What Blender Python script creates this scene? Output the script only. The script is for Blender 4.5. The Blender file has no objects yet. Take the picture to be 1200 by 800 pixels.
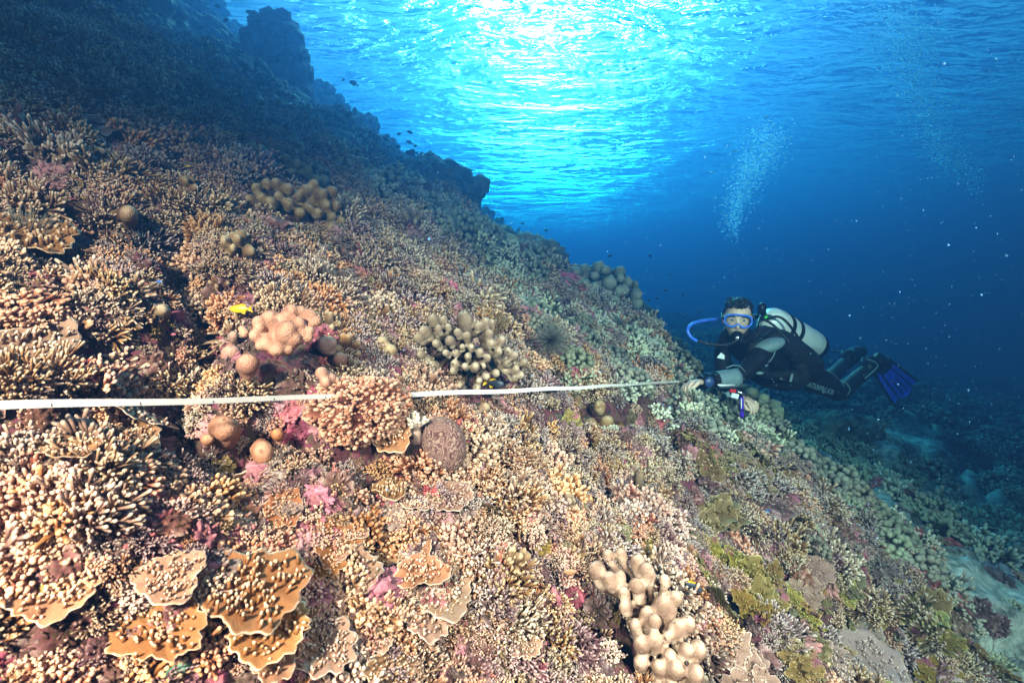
import bpy, bmesh, math, random
import numpy as np
from mathutils import Vector, Matrix, Euler
R = math.radians
random.seed(7); rng = np.random.default_rng(7)
scene = bpy.context.scene
COL = scene.collection

# ------------------------------------------------------------------ camera
F = 600.0                                   # focal length in px of a 1200 px wide frame
PITCH = -math.atan(60/600)
cam = bpy.data.cameras.new('camera'); cam.lens = 18; cam.sensor_width = 36
cam.clip_start = 0.02; cam.clip_end = 500
cam.dof.use_dof = True; cam.dof.focus_distance = 1.9; cam.dof.aperture_fstop = 5.6
camo = bpy.data.objects.new('camera', cam); COL.objects.link(camo)
camo.location = (0, 0, 0); camo.rotation_euler = (R(90)+PITCH, 0, 0)
scene.camera = camo

# ------------------------------------------------------------------ sky, sun, strobes
SUN_EL, SUN_AZ = 41.0, 4.0                  # azimuth from +Y towards +X
world = bpy.data.worlds.new('World'); scene.world = world; world.use_nodes = True
wn = world.node_tree.nodes; wl = world.node_tree.links
sky = wn.new('ShaderNodeTexSky'); sky.sky_type = 'NISHITA'; sky.sun_disc = False
sky.sun_elevation = R(SUN_EL); sky.sun_rotation = R(SUN_AZ)
sky.air_density = 1.0; sky.dust_density = 1.0
bgn = wn['Background']; bgn.inputs[1].default_value = 0.075
wl.new(sky.outputs[0], bgn.inputs[0])
sun = bpy.data.lights.new('sun', 'SUN'); sun.energy = 5.0; sun.angle = R(0.5); sun.color = (1, .97, .9)
suno = bpy.data.objects.new('sun', sun); COL.objects.link(suno)
d = Vector((math.sin(R(SUN_AZ))*math.cos(R(SUN_EL)), math.cos(R(SUN_AZ))*math.cos(R(SUN_EL)), math.sin(R(SUN_EL))))
suno.rotation_euler = d.to_track_quat('Z', 'Y').to_euler(); suno.location = d*50
# the photographer's two strobes, on arms beside and behind the housing
def strobe(loc, aim, power, col, ang=118):
    l = bpy.data.lights.new('strobe', 'SPOT'); l.energy = power; l.color = col
    l.spot_size = R(ang); l.spot_blend = 1.0; l.shadow_soft_size = 0.11
    o = bpy.data.objects.new('strobe', l); COL.objects.link(o); o.location = loc
    o.rotation_euler = (Vector(loc)-Vector(aim)).to_track_quat('Z', 'Y').to_euler()
strobe((-0.95, -0.80, 0.80), (-0.50, 1.0, -0.95), 980, (1.0, .56, .41), 94)
strobe((1.35, -0.50, 0.62), (0.85, 2.0, -0.90), 790, (1.0, .59, .45), 84)

scene.view_settings.view_transform = 'Standard'; scene.view_settings.look = 'None'
scene.view_settings.gamma = 1; scene.view_settings.exposure = 1.0
scene.view_settings.use_curve_mapping = False
cy = scene.cycles
cy.use_denoising = True; cy.denoiser = 'OPENIMAGEDENOISE'
cy.max_bounces = 5; cy.diffuse_bounces = 2; cy.glossy_bounces = 2; cy.transmission_bounces = 4
cy.volume_bounces = 0; cy.transparent_max_bounces = 12
cy.sample_clamp_indirect = 3; cy.caustics_reflective = False; cy.caustics_refractive = False

# ------------------------------------------------------------------ helpers
cP, sP = math.cos(PITCH), math.sin(PITCH)
def ray(px, py):
    x, y, z = px-600.0, F, 400.0-py
    v = Vector((x, y*cP-z*sP, y*sP+z*cP)); return v/v.y      # scaled so that y = 1
def at(px, py, Y): return ray(px, py)*Y
def proj(P):
    x, y, z = P[..., 0], P[..., 1], P[..., 2]
    yc = y*cP+z*sP; zc = -y*sP+z*cP
    yy = np.where(yc > 0.05, yc, 0.05)
    return 600+F*x/yy, 400-F*zc/yy, yc
def vnoise(x, y, seed=0):
    xi = np.floor(x).astype(np.int64); yi = np.floor(y).astype(np.int64)
    fx = x-xi; fy = y-yi; fx = fx*fx*(3-2*fx); fy = fy*fy*(3-2*fy)
    def h(a, b):
        n = (a*374761393+b*668265263+seed*1442695041) & 0xffffffff
        n = ((n ^ (n >> 13))*1274126177) & 0xffffffff
        return ((n ^ (n >> 16)) & 0xffff)/65535.0
    return (h(xi, yi)*(1-fx)+h(xi+1, yi)*fx)*(1-fy)+(h(xi, yi+1)*(1-fx)+h(xi+1, yi+1)*fx)*fy
def fbm(x, y, o=4, seed=0):
    s = 0; a = .5
    for i in range(o):
        s = s+a*(vnoise(x, y, seed+i*17)-.5); x = x*2.03+11.3; y = y*2.03-5.7; a *= .5
    return s*2
def sst(a, b, x):
    t = np.clip((x-a)/(b-a), 0, 1); return t*t*(3-2*t)

def tag(o, label=None, cat=None, group=None, kind=None):
    if label: o['label'] = label
    if cat: o['category'] = cat
    if group: o['group'] = group
    if kind: o['kind'] = kind
    return o
def empty(name, loc=(0, 0, 0)):
    o = bpy.data.objects.new(name, None); COL.objects.link(o); o.location = loc; o.empty_display_size = .05; return o
class MB:
    """collects vertices and faces; 'tip' is 0 at the base of a growth and 1 at its growing edge"""
    def __init__(s): s.v = []; s.f = []; s.t = []; s.m = []; s.n = 0
    def add(s, v, f, t=0.0, mi=0):
        v = np.asarray(v, float).reshape(-1, 3); n = len(v)
        s.v.append(v); s.f += [tuple(i+s.n for i in q) for q in f]; s.m += [mi]*len(f)
        s.t.append(np.full(n, t) if np.isscalar(t) else np.asarray(t, float)); s.n += n
    def mesh(s, name, mats, smooth=True):
        me = bpy.data.meshes.new(name); V = np.concatenate(s.v)
        me.from_pydata(V.tolist(), [], s.f)
        a = me.attributes.new('tip', 'FLOAT', 'POINT'); a.data.foreach_set('value', np.concatenate(s.t).astype(np.float32))
        for m in (mats if isinstance(mats, (list, tuple)) else [mats]): me.materials.append(m)
        me.polygons.foreach_set('use_smooth', [smooth]*len(me.polygons))
        me.polygons.foreach_set('material_index', s.m)
        me.update(); return me
    def build(s, name, mats, parent=None, smooth=True, loc=None):
        o = bpy.data.objects.new(name, s.mesh(name, mats, smooth)); COL.objects.link(o)
        if parent: o.parent = parent
        if loc is not None: o.location = loc
        return o
def tube(mb, pts, rad, sides=6, tips=None, cap=True, flat=None, wob=0, mi=0):
    """swept tube with rounded end; flat = (axis, k) squashes the section"""
    P = [Vector(p) for p in pts]; rad = list(rad); T = list(tips) if tips is not None else [0.0]*len(P)
    if cap:
        d = (P[-1]-P[-2]).normalized(); r = rad[-1]; p = P[-1]; t = T[-1]
        for a in (35, 65): P.append(p+d*r*math.sin(R(a))); rad.append(r*math.cos(R(a))); T.append(t)
        P.append(p+d*r); rad.append(0); T.append(t)
    n = len(P); V = []; TT = []; prev = None
    for i in range(n):
        d = (P[min(i+1, n-1)]-P[max(i-1, 0)])
        if d.length < 1e-9: d = Vector((0, 0, 1))
        d.normalize()
        if prev is None:
            a = Vector((1, 0, 0)) if abs(d.x) < .8 else Vector((0, 1, 0)); u = d.cross(a).normalized()
        else: u = (prev-d*prev.dot(d)).normalized()
        prev = u; w = d.cross(u)
        if rad[i] == 0: V.append(P[i][:]); TT.append(T[i]); continue
        for k in range(sides):
            an = 2*math.pi*k/sides; rr = rad[i]*(1+(random.uniform(-wob, wob) if wob else 0))
            q = u*math.cos(an)*rr+w*math.sin(an)*rr
            if flat: q = q-flat[0]*(q.dot(flat[0]))*(1-flat[1])
            V.append((P[i]+q)[:]); TT.append(T[i])
    f = []; rings = n-1 if rad[-1] == 0 else n
    for i in range(rings-1):
        for k in range(sides):
            a = i*sides+k; b = i*sides+(k+1) % sides; f.append((a, b, b+sides, a+sides))
    if rad[-1] == 0:
        b0 = (rings-1)*sides
        for k in range(sides): f.append((b0+k, b0+(k+1) % sides, rings*sides))
    f.append(tuple(range(sides))[::-1])
    mb.add(V, f, TT, mi)
def orient(n, spin, lean=0):
    q = Vector(n).normalized().to_track_quat('Z', 'Y').to_matrix().to_4x4()
    return (q @ Matrix.Rotation(spin, 4, 'Z') @ Matrix.Rotation(lean, 4, 'X'))
_ico = {}
def ico(sub):
    if sub not in _ico:
        bm = bmesh.new(); bmesh.ops.create_icosphere(bm, subdivisions=sub, radius=1)
        _ico[sub] = (np.array([v.co[:] for v in bm.verts]), [tuple(v.index for v in f.verts) for f in bm.faces]); bm.free()
    return _ico[sub]
def n3(P, s, seed=0):     # cheap smooth 3-D noise for displacing lumps
    x, y, z = P[:, 0]*s, P[:, 1]*s, P[:, 2]*s
    return (fbm(x+seed, y+z*.7, 3, seed)+fbm(z-seed, x-y*.6, 3, seed+5)+fbm(y+3, z+x*.5, 3, seed+9))/1.5

# ------------------------------------------------------------------ materials
def newmat(name):
    m = bpy.data.materials.new(name); m.use_nodes = True
    return m, m.node_tree.nodes, m.node_tree.links, m.node_tree.nodes['Principled BSDF']
def plain(name, col, rough=.5, metal=0, bump=0, bscale=200, var=.12, spec=None):
    if spec is None and max(col) < .03: spec = .25
    m, N, L, b = newmat(name); b.inputs['Roughness'].default_value = rough; b.inputs['Metallic'].default_value = metal
    if spec is not None: b.inputs['Specular IOR Level'].default_value = spec
    tc = N.new('ShaderNodeTexCoord'); no = N.new('ShaderNodeTexNoise'); no.inputs['Scale'].default_value = bscale*.15
    L.new(tc.outputs['Object'], no.inputs['Vector'])
    r = N.new('ShaderNodeValToRGB'); c = np.array(col)
    r.color_ramp.elements[0].position = .3; r.color_ramp.elements[1].position = .7
    r.color_ramp.elements[0].color = (*(c*(1-var)), 1); r.color_ramp.elements[1].color = (*(c*(1+var)), 1)
    L.new(no.outputs[0], r.inputs[0]); L.new(r.outputs[0], b.inputs['Base Color'])
    if bump:
        n2 = N.new('ShaderNodeTexNoise'); n2.inputs['Scale'].default_value = bscale; bp = N.new('ShaderNodeBump')
        bp.inputs['Strength'].default_value = bump; bp.inputs['Distance'].default_value = .004
        L.new(tc.outputs['Object'], n2.inputs['Vector']); L.new(n2.outputs[0], bp.inputs['Height']); L.new(bp.outputs[0], b.inputs['Normal'])
    return m
def coral(name, stops, hue=.03, val=.35, bump=.6, bscale=260, patch=None, rough=.75, vor=False):
    """stops: [(tip value, colour)...]; per-colony hue/brightness variation; fine polyp bump"""
    m, N, L, b = newmat(name); b.inputs['Roughness'].default_value = rough; b.inputs['Specular IOR Level'].default_value = .15
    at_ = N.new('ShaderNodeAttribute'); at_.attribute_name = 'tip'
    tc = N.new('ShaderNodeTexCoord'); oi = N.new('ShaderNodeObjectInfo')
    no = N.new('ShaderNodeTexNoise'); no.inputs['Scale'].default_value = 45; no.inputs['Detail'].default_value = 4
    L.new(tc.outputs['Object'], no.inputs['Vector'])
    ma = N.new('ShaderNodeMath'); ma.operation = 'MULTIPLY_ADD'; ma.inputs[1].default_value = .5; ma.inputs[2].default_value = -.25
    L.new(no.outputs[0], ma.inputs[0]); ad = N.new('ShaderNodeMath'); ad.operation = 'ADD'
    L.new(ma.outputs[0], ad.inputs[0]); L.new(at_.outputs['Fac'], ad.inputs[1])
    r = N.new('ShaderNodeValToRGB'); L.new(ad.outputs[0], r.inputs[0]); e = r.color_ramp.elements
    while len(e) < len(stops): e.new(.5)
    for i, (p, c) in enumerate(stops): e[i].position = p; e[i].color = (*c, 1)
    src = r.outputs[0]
    if patch:
        n2 = N.new('ShaderNodeTexNoise'); n2.inputs['Scale'].default_value = patch[1]; n2.inputs['Detail'].default_value = 3
        L.new(tc.outputs['Object'], n2.inputs['Vector']); rr = N.new('ShaderNodeValToRGB')
        rr.color_ramp.elements[0].position = patch[2]; rr.color_ramp.elements[1].position = patch[2]+.08
        L.new(n2.outputs[0], rr.inputs[0]); mx = N.new('ShaderNodeMix'); mx.data_type = 'RGBA'
        L.new(rr.outputs[0], mx.inputs['Factor']); L.new(src, mx.inputs[6]); mx.inputs[7].default_value = (*patch[0], 1); src = mx.outputs[2]
    hs = N.new('ShaderNodeHueSaturation'); L.new(src, hs.inputs['Color'])
    def rnd(k, lo, hi):
        a = N.new('ShaderNodeMath'); a.operation = 'MULTIPLY'; a.inputs[1].default_value = k; L.new(oi.outputs['Random'], a.inputs[0])
        f = N.new('ShaderNodeMath'); f.operation = 'FRACT'; L.new(a.outputs[0], f.inputs[0])
        g = N.new('ShaderNodeMath'); g.operation = 'MULTIPLY_ADD'; g.inputs[1].default_value = hi-lo; g.inputs[2].default_value = lo; L.new(f.outputs[0], g.inputs[0]); return g.outputs[0]
    L.new(rnd(7.3, .5-hue, .5+hue), hs.inputs['Hue']); L.new(rnd(13.7, .65, 1.15), hs.inputs['Saturation'])
    L.new(rnd(29.1, 1-val, 1+val*.6), hs.inputs['Value']); L.new(hs.outputs[0], b.inputs['Base Color'])
    if vor: nb = N.new('ShaderNodeTexVoronoi')
    else: nb = N.new('ShaderNodeTexNoise'); nb.inputs['Detail'].default_value = 2
    nb.inputs['Scale'].default_value = bscale; L.new(tc.outputs['Object'], nb.inputs['Vector'])
    bp = N.new('ShaderNodeBump'); bp.inputs['Strength'].default_value = bump; bp.inputs['Distance'].default_value = .002
    L.new(nb.outputs[0], bp.inputs['Height']); L.new(bp.outputs[0], b.inputs['Normal'])
    return m

# ------------------------------------------------------------------ water: the body of it (haze) and its surface
SURF = 5.0
def box_obj(name, lo, hi, mat):
    mb = MB(); (a, b, c), (d, e, f) = lo, hi
    mb.add([(a,b,c),(d,b,c),(d,e,c),(a,e,c),(a,b,f),(d,b,f),(d,e,f),(a,e,f)],
           [(0,3,2,1),(4,5,6,7),(0,1,5,4),(1,2,6,5),(2,3,7,6),(3,0,4,7)]); return mb.build(name, mat, smooth=False)
hm = bpy.data.materials.new('sea_water'); hm.use_nodes = True; hn = hm.node_tree.nodes; hn.clear()
pv = hn.new('ShaderNodeVolumePrincipled'); ho = hn.new('ShaderNodeOutputMaterial'); hm.node_tree.links.new(pv.outputs[0], ho.inputs['Volume'])
DENS = .31
pv.inputs['Density'].default_value = DENS; pv.inputs['Color'].default_value = (.03, .095, .26, 1)
pv.inputs['Absorption Color'].default_value = (.05, .56, .92, 1); pv.inputs['Anisotropy'].default_value = .76
hz = box_obj('haze', (-95, -60, -16), (95, 130, SURF+.45), hm); tag(hz, kind='stuff')
hm.cycles.homogeneous_volume = True

def water_surface():
    # radial grid centred over the camera, real wave relief, ripples as bump
    rr = np.concatenate([[0], np.geomspace(1.0, 160, 260)]); na = 420; th = np.arange(na)*2*math.pi/na
    X = (rr[:, None]*np.sin(th)).ravel(); Y = (rr[:, None]*np.cos(th)).ravel()
    Z = SURF+.10*fbm(X*.35+3, Y*.5, 4, 3)*2+.03*fbm(X*1.6, Y*2.2, 3, 8)
    f = []
    for i in range(len(rr)-1):
        a = np.arange(na)+i*na; b = (np.arange(na)+1) % na+i*na
        f += list(map(tuple, np.stack([a, b, b+na, a+na], 1).tolist()))
    mb = MB(); mb.add(np.stack([X, Y, Z], 1), f); m = bpy.data.materials.new('water_surface'); m.use_nodes = True
    N = m.node_tree.nodes; L = m.node_tree.links; N.clear(); out = N.new('ShaderNodeOutputMaterial')
    tc = N.new('ShaderNodeTexCoord')
    def nz(sx, sy, det, rot, dist=.6):
        mp = N.new('ShaderNodeMapping'); mp.inputs['Scale'].default_value = (sx, sy, 1); mp.inputs['Rotation'].default_value = (0, 0, R(rot))
        L.new(tc.outputs['Object'], mp.inputs[0]); t = N.new('ShaderNodeTexNoise'); t.inputs['Scale'].default_value = 1
        t.inputs['Detail'].default_value = det; t.inputs['Distortion'].default_value = dist; L.new(mp.outputs[0], t.inputs['Vector']); return t.outputs[0]
    a, b_ = nz(1.7, 3.6, 4, 10, .8), nz(.5, 1.2, 3, -12, .5)
    s = N.new('ShaderNodeMath'); s.operation = 'MULTIPLY_ADD'; s.inputs[1].default_value = 3.0; L.new(b_, s.inputs[0]); L.new(a, s.inputs[2])
    bp = N.new('ShaderNodeBump'); bp.inputs['Strength'].default_value = 1; bp.inputs['Distance'].default_value = WAVE; L.new(s.outputs[0], bp.inputs['Height'])
    tr = N.new('ShaderNodeBsdfTransparent'); tr.inputs[0].default_value = (.97, .99, 1, 1)
    rf = N.new('ShaderNodeBsdfRefraction'); rf.inputs['IOR'].default_value = .80; rf.inputs['Roughness'].default_value = .47
    gl = N.new('ShaderNodeBsdfGlossy'); gl.inputs['Roughness'].default_value = .12; gl.inputs[0].default_value = (.85, .92, 1, 1)
    fr = N.new('ShaderNodeFresnel'); fr.inputs[0].default_value = FIOR
    for q in (rf, gl, fr): L.new(bp.outputs[0], q.inputs['Normal'])
    m1 = N.new('ShaderNodeMixShader'); m1.inputs[0].default_value = REFR; L.new(tr.outputs[0], m1.inputs[1]); L.new(rf.outputs[0], m1.inputs[2])
    m2 = N.new('ShaderNodeMixShader'); L.new(fr.outputs[0], m2.inputs[0]); L.new(m1.outputs[0], m2.inputs[1]); L.new(gl.outputs[0], m2.inputs[2])
    L.new(m2.outputs[0], out.inputs['Surface'])
    o = mb.build('water_surface', m); tag(o, kind='structure'); return o
WAVE, FIOR, REFR = .34, 1.09, .40
water_surface()

TL = at(-70, 477, .72); TH = at(796, 446.5, 2.68)
# ------------------------------------------------------------------ reef terrain
YK = [-70, 0, 1.2, 2.2, 3.0, 4, 6, 9, 14, 30, 140]
ZK = [-20, -1.10, -.56, -.13, .06, .20, .40, .58, .85, 1.3, 1.6]
XK = [-140, -12, -6, -3, 0, 1.42, 1.98, 2.6, 6, 14, 140]
XZ = [15, 8.8, 4.5, 2.02, 0, -1.0, -1.42, -1.62, -2.35, -4.3, -9]
def smooth_interp(x, K, V, h):
    s = 0
    for k in (-1, -.5, 0, .5, 1): s = s+np.interp(x+k*h, K, V)
    return s/5
def terr(x, y, fine=True):
    x = np.asarray(x, float); y = np.asarray(y, float)
    r = np.sqrt(x*x+y*y)
    z = smooth_interp(y, YK, ZK, .3)+smooth_interp(x+.10*np.sin(y*1.3), XK, XZ, .22)
    s = np.clip(r/4, .25, 1.6)
    z = z+s*(.36*fbm(x*.8+2, y*.8, 3, 21))*sst(.8, 2.5, r)+.20*fbm(x*2.3, y*2.3, 3, 33)
    gv = np.abs(fbm(x*1.7+5, y*1.7, 3, 61)); z = z-.20*np.exp(-(gv/.07)**2)      # gullies between the coral ridges
    if fine: z = z+.035*fbm(x*9, y*9, 4, 41)
    # the reef dips a little under the stretched tape
    a = np.clip(((x-TL.x)*(TH.x-TL.x)+(y-TL.y)*(TH.y-TL.y))/((TH.x-TL.x)**2+(TH.y-TL.y)**2), 0, 1)
    dd = np.sqrt((x-TL.x-a*(TH.x-TL.x))**2+(y-TL.y-a*(TH.y-TL.y))**2); lim = TL.z+a*(TH.z-TL.z)-TCLR+dd*.75
    z = np.where(z > lim, lim+.12*(1-np.exp(-(z-lim)/.6)), z)
    for (bx, by, rad, h) in BUMPS: z = z+h*np.exp(-((x-bx)**2+(y-by)**2)/rad**2)
    top = SURF-.55
    z = np.where(z > top-.6, top-.6+.6*np.tanh((z-top+.6)/.6), z)
    return z
BUMPS = [(1.16, 2.72, .22, -.11)]
TCLR = .105
def hit(px, py, start=.25):
    """the point of the reef under a pixel"""
    d = ray(px, py); t = start; pt = t
    while t < 60:
        if d.z*t < float(terr(d.x*t, d.y*t)):
            a, b = pt, t
            for _ in range(18):
                m = (a+b)/2
                if d.z*m < float(terr(d.x*m, d.y*m)): b = m
                else: a = m
            return Vector((d.x*b, d.y*b, d.z*b))
        pt = t; t *= 1.012
    return d*60
def normal(x, y, e=.03):
    zx = (float(terr(x+e, y, False))-float(terr(x-e, y, False)))/(2*e); zy = (float(terr(x, y+e, False))-float(terr(x, y-e, False)))/(2*e)
    return Vector((-zx, -zy, 1)).normalized()
def build_terrain():
    na = 900; th = np.arange(na)*2*math.pi/na
    # finer in the half the camera faces
    th = th-.45*np.sin(th) if True else th
    rr = np.concatenate([[0.02], np.geomspace(.35, 150, 330)])
    X = (rr[:, None]*np.sin(th)).ravel(); Y = (rr[:, None]*np.cos(th)).ravel(); Z = terr(X, Y)
    f = []
    for i in range(len(rr)-1):
        a = np.arange(na)+i*na; b = (np.arange(na)+1) % na+i*na
        f += list(map(tuple, np.stack([a, a+na, b+na, b], 1).tolist()))
    mb = MB(); mb.add(np.stack([X, Y, Z], 1), f)
    m, N, L, b = newmat('reef_rock'); b.inputs['Roughness'].default_value = .85; b.inputs['Specular IOR Level'].default_value = .2
    tc = N.new('ShaderNodeTexCoord')
    def nz(sc, det=4, dist=0):
        t = N.new('ShaderNodeTexNoise'); t.inputs['Scale'].default_value = sc; t.inputs['Detail'].default_value = det; t.inputs['Distortion'].default_value = dist
        L.new(tc.outputs['Object'], t.inputs['Vector']); return t.outputs[0]
    def ramp(src, st, interp='LINEAR'):
        r = N.new('ShaderNodeValToRGB'); L.new(src, r.inputs[0]); e = r.color_ramp.elements; r.color_ramp.interpolation = interp
        while len(e) < len(st): e.new(.5)
        for i, (p, c) in enumerate(st): e[i].position = p; e[i].color = (*c, 1)
        return r.outputs[0]
    base = ramp(nz(14, 6, .8), [(.30, (.02, .016, .012)), (.42, (.07, .02, .03)), (.5, (.09, .06, .04)), (.57, (.14, .03, .06)), (.64, (.05, .05, .03)), (.75, (.17, .10, .10))])
    sandc = ramp(nz(20, 6), [(.35, (.13, .14, .12)), (.5, (.32, .33, .29)), (.7, (.52, .52, .46))])
    # sand lies on the shelf below the reef edge
    a = N.new('ShaderNodeAttribute'); a.attribute_name = 'tip'
    mx = N.new('ShaderNodeMix'); mx.data_type = 'RGBA'; L.new(a.outputs['Fac'], mx.inputs['Factor']); L.new(base, mx.inputs[6]); L.new(sandc, mx.inputs[7])
    L.new(mx.outputs[2], b.inputs['Base Color'])
    bp = N.new('ShaderNodeBump'); bp.inputs['Strength'].default_value = 1; bp.inputs['Distance'].default_value = .02; L.new(nz(60, 5), bp.inputs['Height']); L.new(bp.outputs[0], b.inputs['Normal'])
    mb.t = [sand_mask(X, Y)]
    o = mb.build('reef_slope', m); tag(o, kind='structure')
def sand_mask(X, Y):
    n = fbm(X*1.6, Y*1.1, 4, 77)
    c = 2.45+.56*(Y-2.6)          # a tongue of sand and rubble along the foot of the slope
    w = .34+.05*Y
    return np.clip(sst(.10, -.16, np.abs(X-c)/w*.4-.42+n*.7), 0, 1)*sst(1.85, 2.1, X)*sst(9, 5, Y)
build_terrain()
# ------------------------------------------------------------------ coral prototypes
TAN = [(.2, (.024, .009, .006)), (.55, (.15, .058, .026)), (.88, (.34, .155, .078)), (1.15, (.56, .34, .22))]  # in these ramps low stops paint crevice shade; pale tips are the coral's own
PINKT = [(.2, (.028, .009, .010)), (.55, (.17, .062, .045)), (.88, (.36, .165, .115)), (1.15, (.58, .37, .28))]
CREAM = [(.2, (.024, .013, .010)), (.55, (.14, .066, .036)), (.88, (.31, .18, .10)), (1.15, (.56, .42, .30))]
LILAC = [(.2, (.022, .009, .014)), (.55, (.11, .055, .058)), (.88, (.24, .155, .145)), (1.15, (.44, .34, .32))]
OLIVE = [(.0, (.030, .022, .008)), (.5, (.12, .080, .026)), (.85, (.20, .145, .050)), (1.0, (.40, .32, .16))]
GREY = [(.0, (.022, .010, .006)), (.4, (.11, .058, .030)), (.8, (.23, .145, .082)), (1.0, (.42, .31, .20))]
M = {}
M['tan'] = coral('tan_coral', TAN, .012, .35); M['pink'] = coral('pinkish_coral', PINKT, .012, .3)
M['cream'] = coral('cream_coral', CREAM, .012, .3); M['lilac'] = coral('lilac_coral', LILAC, .03, .35)
M['olive'] = coral('olive_coral', OLIVE, .03, .35, patch=((.22, .07, .12), 9, .60))
M['grey'] = coral('grey_brown_coral', GREY, .01, .12, bump=1.5, bscale=240, patch=((.12, .075, .045), 50, .61))
M['sandstone'] = coral('pale_lobed_coral', [(.0, (.05, .022, .012)), (.4, (.13, .065, .036)), (.8, (.28, .16, .098)), (1, (.50, .35, .24))], .008, .1, bump=1.5, bscale=240, patch=((.17, .095, .055), 55, .60))
M['salmon'] = coral('salmon_lobed_coral', [(.0, (.06, .02, .012)), (.4, (.19, .068, .034)), (.8, (.33, .13, .066)), (1, (.46, .22, .125))], .008, .12, bump=1.5, bscale=240, patch=((.20, .085, .05), 55, .61))
M['rubble'] = coral('coralline_rubble', [(.0, (.03, .012, .012)), (.5, (.13, .04, .05)), (.8, (.24, .10, .11)), (1, (.40, .27, .25))], .03, .45, patch=((.10, .085, .04), 24, .50))
M['magenta'] = coral('magenta_algae', [(.0, (.07, .008, .02)), (.5, (.22, .025, .055)), (1, (.44, .12, .16))], .025, .35, patch=((.42, .22, .20), 30, .52))
M['plate'] = coral('tan_plate_coral', [(.0, (.09, .035, .018)), (.6, (.24, .115, .055)), (.86, (.32, .17, .09)), (.99, (.66, .50, .38))], .012, .25)
M['brownplate'] = coral('brown_plate_coral', [(.0, (.09, .05, .045)), (.6, (.19, .12, .10)), (.9, (.24, .16, .13)), (.97, (.42, .32, .26))], .01, .1, patch=((.26, .18, .16), 60, .62))
M['orange'] = coral('orange_sponge', [(.0, (.16, .03, .01)), (.6, (.48, .12, .02)), (1, (.65, .25, .06))], .01, .15)
M['fardim'] = coral('shaded_reef_coral', [(.0, (.012, .013, .010)), (.5, (.13, .13, .09)), (1, (.52, .50, .38))], .04, .4)  # far-slope copy: the dim, red-less light there is put into the colour
M['dark'] = coral('far_shade_coral', [(.0, (.013, .013, .011)), (.5, (.09, .088, .06)), (1, (.30, .29, .21))], .04, .4)  # far coral darkened in colour to stand for weak light at a distance

def dirs(n, zmin=.1, jit=.12):
    out = []
    for i in range(n):
        z = zmin+(1-zmin)*(1-(i+.5)/n); a = i*2.39996; r = math.sqrt(1-z*z)
        out.append(Vector((r*math.cos(a)+random.uniform(-jit, jit), r*math.sin(a)+random.uniform(-jit, jit), z+random.uniform(-jit, jit))).normalized())
    return out
def branching(n=46, R0=.075, r=.0062, flat=.75, zmin=.02, knobs=(2, 4), sides=6, klen=1.0, bulge=1.12):
    """knobbly branching colony: forking stems that end in stubby rounded knobs"""
    mb = MB(); ph = random.random()*6.28; cut = random.uniform(.25, .6)
    for dr in dirs(n, zmin, .2):
        az = math.atan2(dr.y, dr.x)-ph; lob = 1+cut*.55*math.sin(2*az)+cut*.45*math.sin(3*az+ph*3)
        L = R0*random.uniform(.66, 1.12)*(1+(lob-1)*math.sqrt(max(0, 1-dr.z*dr.z))); root = Vector((dr.x*R0*.15, dr.y*R0*.15, -.02))
        end = Vector((dr.x*L, dr.y*L, dr.z*L*flat)); fork = root.lerp(end, random.uniform(.52, .68))
        mid = root.lerp(fork, .5)+Vector([random.uniform(-1, 1)*R0*.05 for _ in range(3)])
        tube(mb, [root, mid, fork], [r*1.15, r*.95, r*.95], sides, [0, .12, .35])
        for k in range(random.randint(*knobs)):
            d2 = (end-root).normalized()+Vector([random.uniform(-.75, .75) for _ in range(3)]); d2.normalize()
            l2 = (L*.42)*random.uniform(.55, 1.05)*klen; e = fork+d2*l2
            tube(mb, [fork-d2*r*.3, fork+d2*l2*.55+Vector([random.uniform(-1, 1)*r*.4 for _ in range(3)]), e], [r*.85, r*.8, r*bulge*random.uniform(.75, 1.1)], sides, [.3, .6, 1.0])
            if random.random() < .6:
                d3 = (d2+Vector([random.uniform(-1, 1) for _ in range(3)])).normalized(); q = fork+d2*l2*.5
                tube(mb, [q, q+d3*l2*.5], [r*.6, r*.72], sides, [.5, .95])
    return mb
def staghorn(n=16, L0=.12, r=.008):
    mb = MB()
    for dr in dirs(n, .05, .3):
        L = L0*random.uniform(.6, 1.1); p = [Vector((0, 0, -.02))+dr*L*t+Vector([random.uniform(-.006, .006) for _ in range(3)]) for t in (0, .35, .7, 1)]
        tube(mb, p, [r*1.2, r, r*.85, r*.6], 7, [0, .35, .75, 1])
        for k in range(random.randint(1, 4)):
            b = p[1].lerp(p[2], random.random()); d2 = (dr+Vector([random.uniform(-.8, .8) for _ in range(3)])).normalized()
            tube(mb, [b, b+d2*L*.2, b+d2*L*.38], [r*.7, r*.65, r*.45], 6, [.45, .75, 1])
    return mb
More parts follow.
